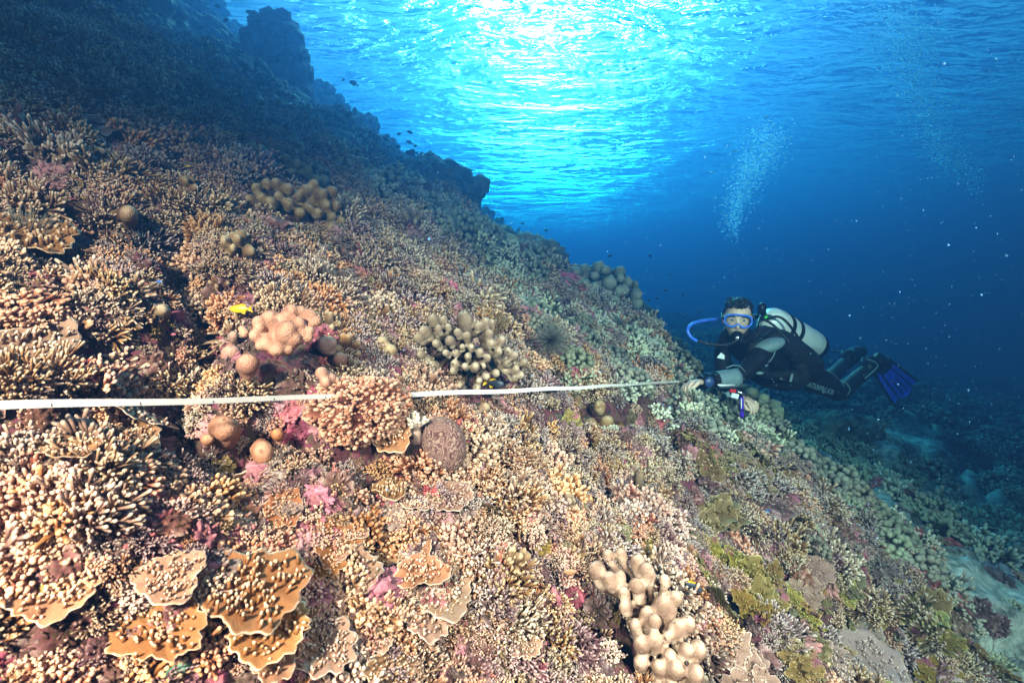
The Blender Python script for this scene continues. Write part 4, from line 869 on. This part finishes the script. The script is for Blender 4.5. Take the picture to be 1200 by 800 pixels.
# regulator, hoses
q = MB(); tube(q, HP(np.array([(0, -.088, -.070), (0, -.118, -.076), (0, -.142, -.080)])).tolist(), [.018, .030, .029], 20); tube(q, HP(np.array([(-.030, -.120, -.078), (.030, -.120, -.078)])).tolist(), [.017, .017], 12); tube(q, HP(np.array([(0, -.118, -.085), (0, -.12, -.112)])).tolist(), [.020, .024], 12); reg = part('regulator', q, blackr)
q = MB(); q.add(HP(ico(2)[0]*np.array([.012, .003, .012])+np.array([0, -.172, -.082])), ico(2)[1]); part('cover_ring', q, steel, reg)
def pxs(L): return [at(a, b, c) for a, b, c in L]
def curve(P_, n=10):
    P_ = [P_[0]]+list(P_)+[P_[-1]]; out = []
    for i in range(1, len(P_)-2):
        for j in range(n):
            t = j/n; a, b, c, d_ = P_[i-1], P_[i], P_[i+1], P_[i+2]
            out.append(.5*((2*b)+(c-a)*t+(2*a-5*b+4*c-d_)*t*t+(3*b-a-3*c+d_)*t**3))
    return out+[P_[-2]]
def hose(name, P_, r, m, par=None):
    q = MB(); c = curve(P_); tube(q, c, [r]*len(c), 8, cap=True); return part(name, q, m, par)
hose('hose', pxs([(846,374,3.10), (828,375,2.98), (812,379,2.92), (806,386,2.89), (809,394,2.88), (816,399,2.88)]), .0095, bluem, reg)
hose('hose', pxs([(816,399,2.88), (832,403,2.87), (848,404,2.86), (858,402,2.86), (864,397,2.86)]), .0075, blackr, reg)
# buoyancy vest: padded wings hugging the tank side, shoulder straps, cummerbund
AX = (HC-SC).normalized(); AC = (SL-SR).normalized(); BK = AX.cross(AC).normalized()
if BK.z < 0: BK = -BK
def B(a, c, b): return SC+AX*a+AC*c+BK*b      # along the spine, towards her left, out of the back
q = MB()
for sd in (-1, 1):
    tube(q, curve([B(-.02, sd*.10, .10), B(.12, sd*.145, .09), B(.30, sd*.16, .05), B(.46, sd*.14, .03), B(.52, sd*.09, .05)], 6), [.035, .06, .07, .065, .045]*1+[.04]*0 if False else list(np.interp(np.arange(25), [0, 6, 12, 18, 24], [.035, .06, .072, .066, .045])), 12)
    tube(q, curve([B(.10, sd*.10, .12), B(-.03, sd*.105, .11), B(-.075, sd*.10, .03), B(-.03, sd*.105, -.085), B(.10, sd*.115, -.13), B(.24, sd*.15, -.08)], 6), [.030]*31, 8, flat=(BK, .8))
    tube(q, curve([B(.28, sd*.17, .0), B(.34, sd*.175, -.06), B(.36, sd*.12, -.125), B(.36, 0, -.14)], 6), [.045]*19, 8, flat=(BK, .7))
    V, f = ico(3); q.add(np.array(B(.30, sd*.15, -.09)[:])+(V*np.array([.08, .045, .05])) @ np.array([AX[:], AC[:], BK[:]]), f)
bcd = part('buoyancy_vest', q, plain('black_cordura', (.007, .008, .010), .7, bump=.5, bscale=500, var=.25))
for a in [(.03, .10, -.105), (.20, .135, -.125), (.03, -.10, -.105)]:
    c = B(*a); q = MB(); pts = [c+AX*.024*math.cos(t)+AC*.02*math.sin(t) for t in np.linspace(0, 6.283, 17)]; tube(q, pts, [.0035]*17, 6, cap=False); part('ring', q, steel, bcd)
def patch(name, P_, m, par=None, th=.003, sub=None):
    P_ = [v3(p) for p in P_]; f_, r_, u_ = cam_frame(P_[0]); n = len(P_); q = MB(); q.add([p[:] for p in P_]+[(p+f_*th)[:] for p in P_], [tuple(range(n)), tuple(range(n, 2*n))[::-1]]+[(i, (i+1) % n, (i+1) % n+n, i+n) for i in range(n)]); return part(name, q, m, par, False)
# coloured panels are sleeves and shells a few mm proud of the suit
def shell(name, a, b, r0, r1, m, par=None, n=6):
    q = MB(); P_ = [a.lerp(b, t) for t in np.linspace(0, 1, n)]; tube(q, P_, list(np.linspace(r0, r1, n)), 20, cap=False); return part(name, q, m, par)
shell('forearm_panel', L_(EL, WL, .08), L_(EL, WL, .60), .053, .046, greyp)
wc = shell('wrist_computer', L_(EL, WL, .70), L_(EL, WL, .86), .043, .041, blackr)
c = L_(EL, WL, .78)-v3((.13, .4, 0)).normalized()*.045; q = MB(); V, f = ico(2); q.add(np.array(c[:])+V*np.array([.028, .012, .030]), f); part('dial', q, plain('navy_strap', (.02, .05, .16), .4), wc)
shell('cuff', L_(EL, WL, .92), L_(EL, WL, 1.0), .036, .034, blackr)
q = MB(); tube(q, [L_(EL, WL, .12)+v3((-.02, -.048, -.03)), L_(EL, WL, .5)+v3((-.02, -.046, -.022)), L_(EL, WL, .62)+v3((0, -.04, -.018))], [.006, .007, .004], 6); part('piping', q, whitem)
V, f = ico(3); q = MB(); sc0 = SL+v3((-.01, -.03, .022)); ax = (EL-SL).normalized(); q.add(np.array(sc0[:])+(V*np.array([.090, .055, .040])) @ np.array([v3((.93, -.15, .33)).normalized()[:], v3((.1, .98, .1)).normalized()[:], v3((-.3, 0, .95)).normalized()[:]]), f); part('shoulder_panel', q, greyp)
def seam(P_, r=.003, m=greyp): q = MB(); c = curve(P_, 6); tube(q, c, [r]*len(c), 5); part('seam', q, m)
def on(px, py, Y): return at(px, py, Y)
seam(pxs([(851, 431, 2.71), (860, 428, 2.72), (868, 430, 2.73), (875, 438, 2.76)])); seam(pxs([(905, 402, 2.86), (908, 412, 2.86), (903, 422, 2.86), (896, 427, 2.86)]))
for (a, b, Y, rx, ry) in [(896, 428, 2.86, .022, .008), (890, 437, 2.86, .026, .010), (931, 401, 3.02, .018, .007)]:
    q = MB(); V, f = ico(2); q.add(np.array(at(a, b, Y)[:])+V*np.array([rx, .008, ry]), f); part('reflective_patch', q, greyp, bcd)
for (a, b, Y) in [(874, 423, 2.86), (845, 417, 3.0)]:
    patch('buckle', [at(a-5, b+2, Y), at(a+4, b+4, Y), at(a+4, b-1, Y), at(a, b-4, Y)], whitem, bcd, .008)
patch('pull_tab', [at(925, 447, 2.98), at(928, 447, 2.98), at(930, 438, 2.98), at(927, 438, 2.98)], greyp, bcd, .006)
# legs: knee and calf seams, boots, fins, lettering
seam(pxs([(984, 445, 3.38), (992, 449, 3.36), (996, 456, 3.37), (993, 463, 3.40)]), .004); seam(pxs([(1016, 421, 3.50), (1025, 424, 3.50), (1028, 430, 3.51), (1014, 443, 3.49)]), .006); seam(pxs([(943, 425, 3.16), (956, 429, 3.2), (975, 437, 3.27), (984, 445, 3.33)]), .0025)
for A_, T_, nm in ((AL, TLn, 0), (AR, TRn, 1)):
    q = MB(); d_ = (T_-A_).normalized(); tube(q, [A_-d_*.03+v3((0, 0, .02)), A_+d_*.03, T_+d_*.02, T_+d_*.08], [.060, .064, .060, .048], 16); tube(q, [A_+v3((0, 0, .06))-d_*.02, A_+v3((0, 0, -.02))-d_*.03], [.05, .055], 12); part('boot', q, blackr)
def fin_blade(root, d_, wv, L, w0, w1, m):
    nrm = d_.cross(wv).normalized(); q = MB(); na, nb = 14, 12; V = []
    for s_ in (-1, 1):
        for i in range(na+1):
            t = i/na; wid = w0+(w1-w0)*t**.8; end = .05*L
            for j in range(nb+1):
                s2 = j/nb*2-1; rag = end*math.cos(s2*4.7) if i == na else 0; p = root+d_*(L*t+rag)+wv*(wid*s2)+nrm*(.02*t*t*L*2+s_*.003+.012*(1-s2*s2)); V.append(p[:])
    n1 = (na+1)*(nb+1); f = []
    for i in range(na):
        for j in range(nb):
            a = i*(nb+1)+j; qd = (a, a+1, a+nb+2, a+nb+1); f.append(qd[::-1]); f.append(tuple(k+n1 for k in qd))
    for i in range(na):
        for a, b in ((i*(nb+1), (i+1)*(nb+1)), (i*(nb+1)+nb, (i+1)*(nb+1)+nb)): f.append((a, b, b+n1, a+n1))
    for j in range(nb):
        for a in (j, na*(nb+1)+j): f.append((a, a+1, a+1+n1, a+n1))
    q.add(V, f); fo = part('swim_fin', q, m)
    q = MB()
    for s2, t0, t1, r in ((-1, 0, 1, .010), (1, 0, 1, .010), (-.52, .05, .98, .007), (.52, .05, .98, .007), (-.17, .45, .95, .006), (.17, .45, .95, .006)):
        P_ = []
        for t in np.linspace(t0, t1, 7):
            wid = w0+(w1-w0)*t**.8; P_.append(root+d_*(L*t)+wv*(wid*s2)+nrm*(.02*t*t*L*2+.012*(1-s2*s2)))
        tube(q, P_, [r]*7, 6)
    part('rib', q, blackr, fo)
    q = MB(); tube(q, [root-d_*.12, root-d_*.04, root+d_*.04], [.055, .060, .045], 14, flat=(nrm, .7)); part('foot_pocket', q, blackr, fo)
r0 = at(1033, 429, 3.66); tipc = at(1057, 457, 3.86); d_ = (tipc-r0).normalized(); wv = at(1074, 453, 3.86)-at(1041, 464, 3.80); wv = (wv-d_*wv.dot(d_)).normalized()
fin_blade(r0, d_, wv, (tipc-r0).length*1.05, .062, .118, finb)
r1 = TRn+v3((.03, .05, .01)); fin_blade(r1, v3((.42, .9, -.05)).normalized(), v3((.9, -.42, .1)).normalized(), .42, .06, .10, finb)
tc_ = bpy.data.curves.new('t', 'FONT'); tc_.body = 'WATERPROOF'; tc_.size = 1; tc_.extrude = .02; to = bpy.data.objects.new('t', tc_); COL.objects.link(to)
dg = bpy.context.evaluated_depsgraph_get(); tm = bpy.data.meshes.new_from_object(to.evaluated_get(dg)); bpy.data.objects.remove(to)
tv = np.empty(len(tm.vertices)*3); tm.vertices.foreach_get('co', tv); tv = tv.reshape(-1, 3); wd = tv[:, 0].max()
p0 = at(941, 451.5, 3.08); p1 = at(977, 463, 3.22); ux = (p1-p0); lw_ = ux.length; ux.normalize(); f_, r_, u_ = cam_frame(p0); uy = (u_-ux*u_.dot(ux)).normalized(); uz = ux.cross(uy)
tm.transform(Matrix(((ux.x, uy.x, uz.x, p0.x), (ux.y, uy.y, uz.y, p0.y), (ux.z, uy.z, uz.z, p0.z), (0, 0, 0, 1))) @ Matrix.Scale(lw_/wd, 4)); tm.materials.append(greyp)
o = bpy.data.objects.new('lettering', tm); COL.objects.link(o); o.parent = per
q = MB()
c = at(938, 448.5, 3.12)
for a_, b_, r_2 in ((0, 0, .012), (.014, .006, .007), (-.012, .008, .006), (.010, -.010, .006), (-.010, -.009, .006)):
    V, f = ico(1); q.add(np.array(c[:])+np.array([a_, 0, b_])+V*r_2*np.array([1, .4, 1]), f)
part('green_emblem', q, greenm)
# tank
TA = v3((1.575, 3.135, -.185)); TB = v3((2.035, 3.43, -.370)); td = (TB-TA).normalized(); tl = (TB-TA).length
tank = empty('scuba_tank', TA); tag(tank, 'pale silver scuba tank with two black bands strapped on the diver back', 'scuba tank')
def tpart(name, mb, m, par=tank):
    for k in range(len(mb.v)): mb.v[k] = mb.v[k]-np.array(TA[:]) if par is tank or True else mb.v[k]
    return mb.build(name, m, par)
q = MB(); P_ = [TA+td*t for t in (-.055, -.045, -.03, -.01, .02, .06, .2, .4, tl-.03, tl-.008, tl)]; tube(q, P_, [.018, .035, .058, .076, .088, .091, .092, .092, .091, .082, .06], 36, cap=False); tpart('cylinder', q, alu)
for t in (.13, .235):
    q = MB(); tube(q, [TA+td*(t-.020), TA+td*(t+.020)], [.0955, .0955], 36, cap=False); tpart('band', q, blackr)
q = MB(); tube(q, [TA-td*.045, TA-td*.10], [.020, .018], 14); sd_ = td.cross(v3((0, 0, 1))).normalized()
tube(q, [TA-td*.08-sd_*.045, TA-td*.08+sd_*.05], [.014, .016], 12); tube(q, [TA-td*.085+v3((0, 0, .01)), TA-td*.085+v3((0, 0, .06))], [.026, .024], 14); va = tpart('valve', q, blackr)
q = MB(); V, f = ico(2); q.add(np.array((TA-td*.075+v3((-.005, -.055, .0)))[:])+V*.013, f); tpart('green_cap', q, greenm, va)
q = MB(); tube(q, [TB-td*.03, TB+td*.006], [.094, .090], 30); tpart('boot', q, blackr)
pp = TA+td*.075+v3((-.02, -.055, .07)).normalized()*.0925; 
q = MB()
for a0 in (-.9,):
    rowp = []
    for i in range(5):
        a = .55+i*.09; dirv = (v3((0, 0, 1))*math.sin(a+.5)-sd_*-1*math.cos(a+.5)); 
    fr2 = (-at(930, 375, 3.2).normalized()); up2 = (v3((0, 0, 1))-td*td.z).normalized(); s2 = td.cross(up2)
    if s2.dot(fr2) < 0: s2 = -s2
    for tt in ((.03, .08), (.30, .37)):
        g = [[TA+td*t+(up2*math.sin(a)+s2*math.cos(a))*.0935 for a in np.linspace(.75, 1.15, 5)] for t in tt]
        vv = [p[:] for p in g[0]]+[p[:] for p in g[1]]; q.add(vv, [(i, i+1, i+6, i+5) for i in range(4)])
tpart('sticker', q, whitem)
# hoses from the first stage over the shoulder
for P_ in ([TA-td*.09, at(892, 372, 3.02), at(905, 380, 2.98), at(918, 392, 2.95), at(925, 402, 2.93)], [TA-td*.09+v3((0, 0, .02)), at(888, 380, 2.98), at(884, 392, 2.90), at(876, 398, 2.86), at(868, 400, 2.85)], [at(925, 392, 3.0), at(912, 388, 2.96), at(898, 392, 2.90), at(880, 402, 2.82)], [at(893, 375, 3.05), at(915, 372, 3.0), at(935, 395, 3.0), at(940, 415, 3.02)]):
    hose('hose', P_, .0075, blackr, reg)
# gauges and pointer clipped in front of her other hand
gx = at(870, 459, 2.84)
gg = empty('gauge_console', gx); tag(gg, 'small console with red and white labels clipped below the diver chest', 'dive gauge')
def rel(mb, o):
    for k in range(len(mb.v)): mb.v[k] = mb.v[k]-np.array(o.location[:])
    return mb
def slab(px, py, Y, w, h, t, rot):
    c = at(px, py, Y); a = v3((math.cos(rot), 0, math.sin(rot))); b = v3((-math.sin(rot), 0, math.cos(rot))); q = MB(); V = []
    for dy in (-t, t):
        for (i, j) in ((-1, -1), (1, -1), (1, 1), (-1, 1)): V.append((c+a*w*i+b*h*j+v3((0, dy, 0)))[:])
    q.add(V, [(0, 1, 2, 3), (7, 6, 5, 4), (0, 4, 5, 1), (1, 5, 6, 2), (2, 6, 7, 3), (3, 7, 4, 0)]); return q
rel(slab(858.5, 457.5, 2.80, .017, .009, .006, -.12), gg).build('red_label', redm, gg, False); rel(slab(861, 463.5, 2.80, .020, .013, .006, -.2), gg).build('white_label', whitem, gg, False); rel(slab(853, 462, 2.81, .010, .014, .006, .4), gg).build('grey_clip', greyp, gg, False)
q = MB(); tube(q, [at(866, 455, 2.84), at(866, 463, 2.84)], [.022, .022], 16); rel(q, gg).build('gauge_body', blackr, gg); q = MB(); tube(q, [at(864, 458, 2.80), at(870, 461, 2.80), at(874, 464, 2.80)], [.007, .008, .006], 8); rel(q, gg).build('clip', steel, gg)
to_ = empty('dive_torch', at(869, 465, 2.79)); tag(to_, 'slim violet torch hanging straight down under the diver other hand', 'torch')
q = MB(); tube(q, [at(869, 465, 2.79), at(869, 468, 2.79), at(869.3, 480, 2.79), at(869.3, 487, 2.79)], [.009, .011, .011, .012], 16); rel(q, to_).build('barrel', purp, to_); q = MB(); tube(q, [at(869.3, 479.5, 2.79), at(869.3, 481, 2.79)], [.0125, .0125], 16, cap=False); rel(q, to_).build('grip_ring', blackr, to_)
q = MB(); tube(q, [at(868.6, 467, 2.775), at(868.8, 478, 2.775)], [.0028, .0028], 6); rel(q, to_).build('white_stripe', whitem, to_)
q = MB(); tube(q, curve([at(869, 465, 2.79), at(878, 463, 2.8), at(900, 478, 2.82), at(915, 489, 2.83)], 6), [.0018]*19, 5); rel(q, to_).build('lanyard', blackr, to_)
# ------------------------------------------------------------------ the living cover of the reef

def stuff_instances(name, kinds, pts, label, cat=None):
    """one object: a point cloud in which each point carries a grown colony"""
    me = bpy.data.meshes.new(name); me.vertices.add(len(pts)); me.vertices.foreach_set('co', np.array([p[0][:] for p in pts]).ravel())
    for nm, ty, vals in (('rot', 'FLOAT_VECTOR', np.array([p[1][:] for p in pts]).ravel()), ('scl', 'FLOAT', np.array([p[2] for p in pts])), ('idx', 'INT', np.array([p[3] for p in pts]))):
        a = me.attributes.new(nm, ty, 'POINT'); a.data.foreach_set('vector' if ty == 'FLOAT_VECTOR' else 'value', vals)
    o = bpy.data.objects.new(name, me); COL.objects.link(o)
    c = bpy.data.collections.new('colony_shapes'); 
    for i, k in enumerate(kinds):
        q = bpy.data.objects.new('%03d_colony' % i, k); c.objects.link(q)
    ng = bpy.data.node_groups.new('grow', 'GeometryNodeTree'); ng.interface.new_socket('Geometry', in_out='INPUT', socket_type='NodeSocketGeometry'); ng.interface.new_socket('Geometry', in_out='OUTPUT', socket_type='NodeSocketGeometry')
    N = ng.nodes; L = ng.links; gi = N.new('NodeGroupInput'); go = N.new('NodeGroupOutput'); ip = N.new('GeometryNodeInstanceOnPoints')
    ci = N.new('GeometryNodeCollectionInfo'); ci.inputs['Collection'].default_value = c; ci.inputs['Separate Children'].default_value = True; ci.inputs['Reset Children'].default_value = True
    def na(nm, ty):
        q = N.new('GeometryNodeInputNamedAttribute'); q.data_type = ty; q.inputs['Name'].default_value = nm; return q.outputs[0]
    L.new(gi.outputs[0], ip.inputs['Points']); L.new(ci.outputs[0], ip.inputs['Instance']); ip.inputs['Pick Instance'].default_value = True
    L.new(na('idx', 'INT'), ip.inputs['Instance Index']); L.new(na('rot', 'FLOAT_VECTOR'), ip.inputs['Rotation']); L.new(na('scl', 'FLOAT'), ip.inputs['Scale'])
    L.new(ip.outputs[0], go.inputs[0]); md = o.modifiers.new('grow', 'NODES'); md.node_group = ng
    tag(o, label, cat, kind='stuff'); return o
def grow():
    X, Y, Z, SP, Nn, px, py, dep = scatter()
    n1 = fbm(X*2.2+9, Y*2.2, 3, 101); n2 = fbm(X*3.3, Y*3.3+4, 3, 131); u = rng.random(len(X))
    items = []
    for i in range(len(X)):
        p = Vector((X[i], Y[i], Z[i])); skip = False
        for (c, r) in EXCLUDE:
            if (p-c).length < r: skip = True; break
        if skip: continue
        k = choose(px[i], py[i], dep[i], X[i], Y[i], n1[i], n2[i], u[i])
        far = k.startswith('far')
        s = (SP[i]/.052)*rng.uniform(.45, 1.15)*.72 if dep[i] < 4.2 else SP[i]/.13*rng.uniform(.8, 1.35)*1.0
        if far and dep[i] > 3.4 and X[i] < 1.8 and rng.random() < .10: s *= rng.uniform(1.5, 2.4)      # here and there an old, large head
        s = min(s, 4.2 if far else 2.6)
        if dep[i] < 1.3: s = min(s, .55 if k.startswith('plate') else .68)
        if k.startswith('lump'): s *= .055*1.15 if dep[i] < 99 else 1
        n = Vector(Nn[i]).lerp(Vector((0, 0, 1)), .25 if not k.startswith('plate') else .45)
        if k.startswith('plate'): s *= rng.uniform(.7, 1.3)
        n = (n+Vector(rng.normal(0, .12, 3))).normalized()
        m = orient(n, rng.uniform(0, 6.28)); v = int(rng.integers(len(PROTO[k])))
        lift = -.004 if far else (.0 if not k.startswith('lump') else -.01)
        if k.startswith('plate'): lift = .025*s
        if k.startswith('leaf'): lift = .012
        items.append([p+n*lift, m, s, k, v, px[i], py[i], dep[i]])
    cap = {'branching_coral': 300, 'plate_coral': 110, 'leafy_coral': 150, 'reef_rock': 150, 'staghorn_coral': 40, 'finger_coral': 60}
    cnt = {}; rest = []; named = {}
    def vis(it): return it[2]/it[7]*(1 if (0 < it[5] < 1200 and 0 < it[6] < 800) else .2)*(19 if it[3].startswith('lump') else 1)
    items.sort(key=lambda t: -vis(t))
    for it in items:
        k = it[3]
        if k.startswith('far'): rest.append(it); continue
        nm, desc, cat = INFO[k]
        if cnt.get(nm, 0) >= cap[nm] or it[7] > 3.2: rest.append(it); continue
        cnt[nm] = cnt.get(nm, 0)+1
        o = bpy.data.objects.new(nm, PROTO[k][it[4]]); COL.objects.link(o)
        q = it[2]; o.matrix_world = Matrix.Translation(it[0]) @ it[1] @ Matrix.Diagonal((q*rng.uniform(.75, 1.3), q*rng.uniform(.75, 1.3), q*rng.uniform(.75, 1.35), 1))
        where = min(LAND, key=lambda q: (q[0]-it[5])**2+(q[1]-it[6])**2)
        dx, dy = it[5]-where[0], it[6]-where[1]
        side = ('right of' if dx > 0 else 'left of') if abs(dx) > abs(dy) else ('below' if dy > 0 else 'above')
        named.setdefault((desc, side, where[2], cat), []).append((math.hypot(dx, dy), o))
    ORD = ['closest', 'second closest', 'third closest', 'fourth closest', 'fifth closest', 'sixth closest', 'seventh closest', 'eighth closest', 'ninth closest', 'tenth closest', 'eleventh closest', 'twelfth closest', 'thirteenth closest', 'fourteenth closest', 'fifteenth closest', 'sixteenth closest']
    for (desc, side, lm, cat), L in named.items():
        L.sort(key=lambda q: q[0])
        for i, (_, o) in enumerate(L):
            tag(o, desc+((' '+ORD[min(i, 15)]+',') if len(L) > 1 else '')+' '+side+' '+lm, cat, desc+' colonies on the near reef' if cat == 'coral' else desc+' on the near reef')
    # small growth filling the gaps: stubs, crusts and young colonies
    X, Y, Z, SP, Nn, px, py, dep = scatter(.62); u = rng.random(len(X)); n2 = fbm(X*3.3, Y*3.3+4, 3, 131)
    for i in range(len(X)):
        if dep[i] > 3.9: continue
        p = Vector((X[i], Y[i], Z[i]))
        if any((p-c).length < r*.78 for c, r in EXCLUDE): continue
        ks = ['lump_rubble', 'knob_tan', 'fine_lilac', 'lump_magenta', 'knob_pink', 'leaf_olive', 'fine_cream', 'leaf_brown']
        w = [.30, .17 if X[i] < .3 else .05, .14, .10+(n2[i] > .12)*.15, .12, .08+.1*(X[i] > .5), .14, .03]; c = np.cumsum(w); k = ks[int(np.searchsorted(c, u[i]*c[-1]))]
        s = SP[i]/.052*rng.uniform(.22, .5)
        if k.startswith('lump'): s *= .075
        n = (Vector(Nn[i])+Vector(rng.normal(0, .25, 3))).normalized()
        rest.append([p+n*.002, orient(n, rng.uniform(0, 6.28)), s, k, int(rng.integers(len(PROTO[k]))), px[i], py[i], dep[i]])
    kinds = []; index = {}
    for k in PROTO:
        for v, me in enumerate(PROTO[k]): index[(k, v)] = len(kinds); kinds.append(me)
    near = [it for it in rest if not it[3].startswith('far')]; far = [it for it in rest if it[3].startswith('far')]
    for nm, L, lab in (('coral_growth', near, 'dense cover of small mixed corals between the larger colonies'), ('distant_coral_cover', far, 'dark blue green coral cover on the far reef slope')):
        stuff_instances(nm, kinds, [(it[0], it[1].to_euler(), it[2], index[(it[3], it[4])]) for it in L], lab)
    print('scatter', len(items), cnt, len(near), len(far))
grow()
for o in bpy.data.objects:
    if 'label' in o and len(o['label'].split()) > 16: print('LONG', o.name, o['label'])
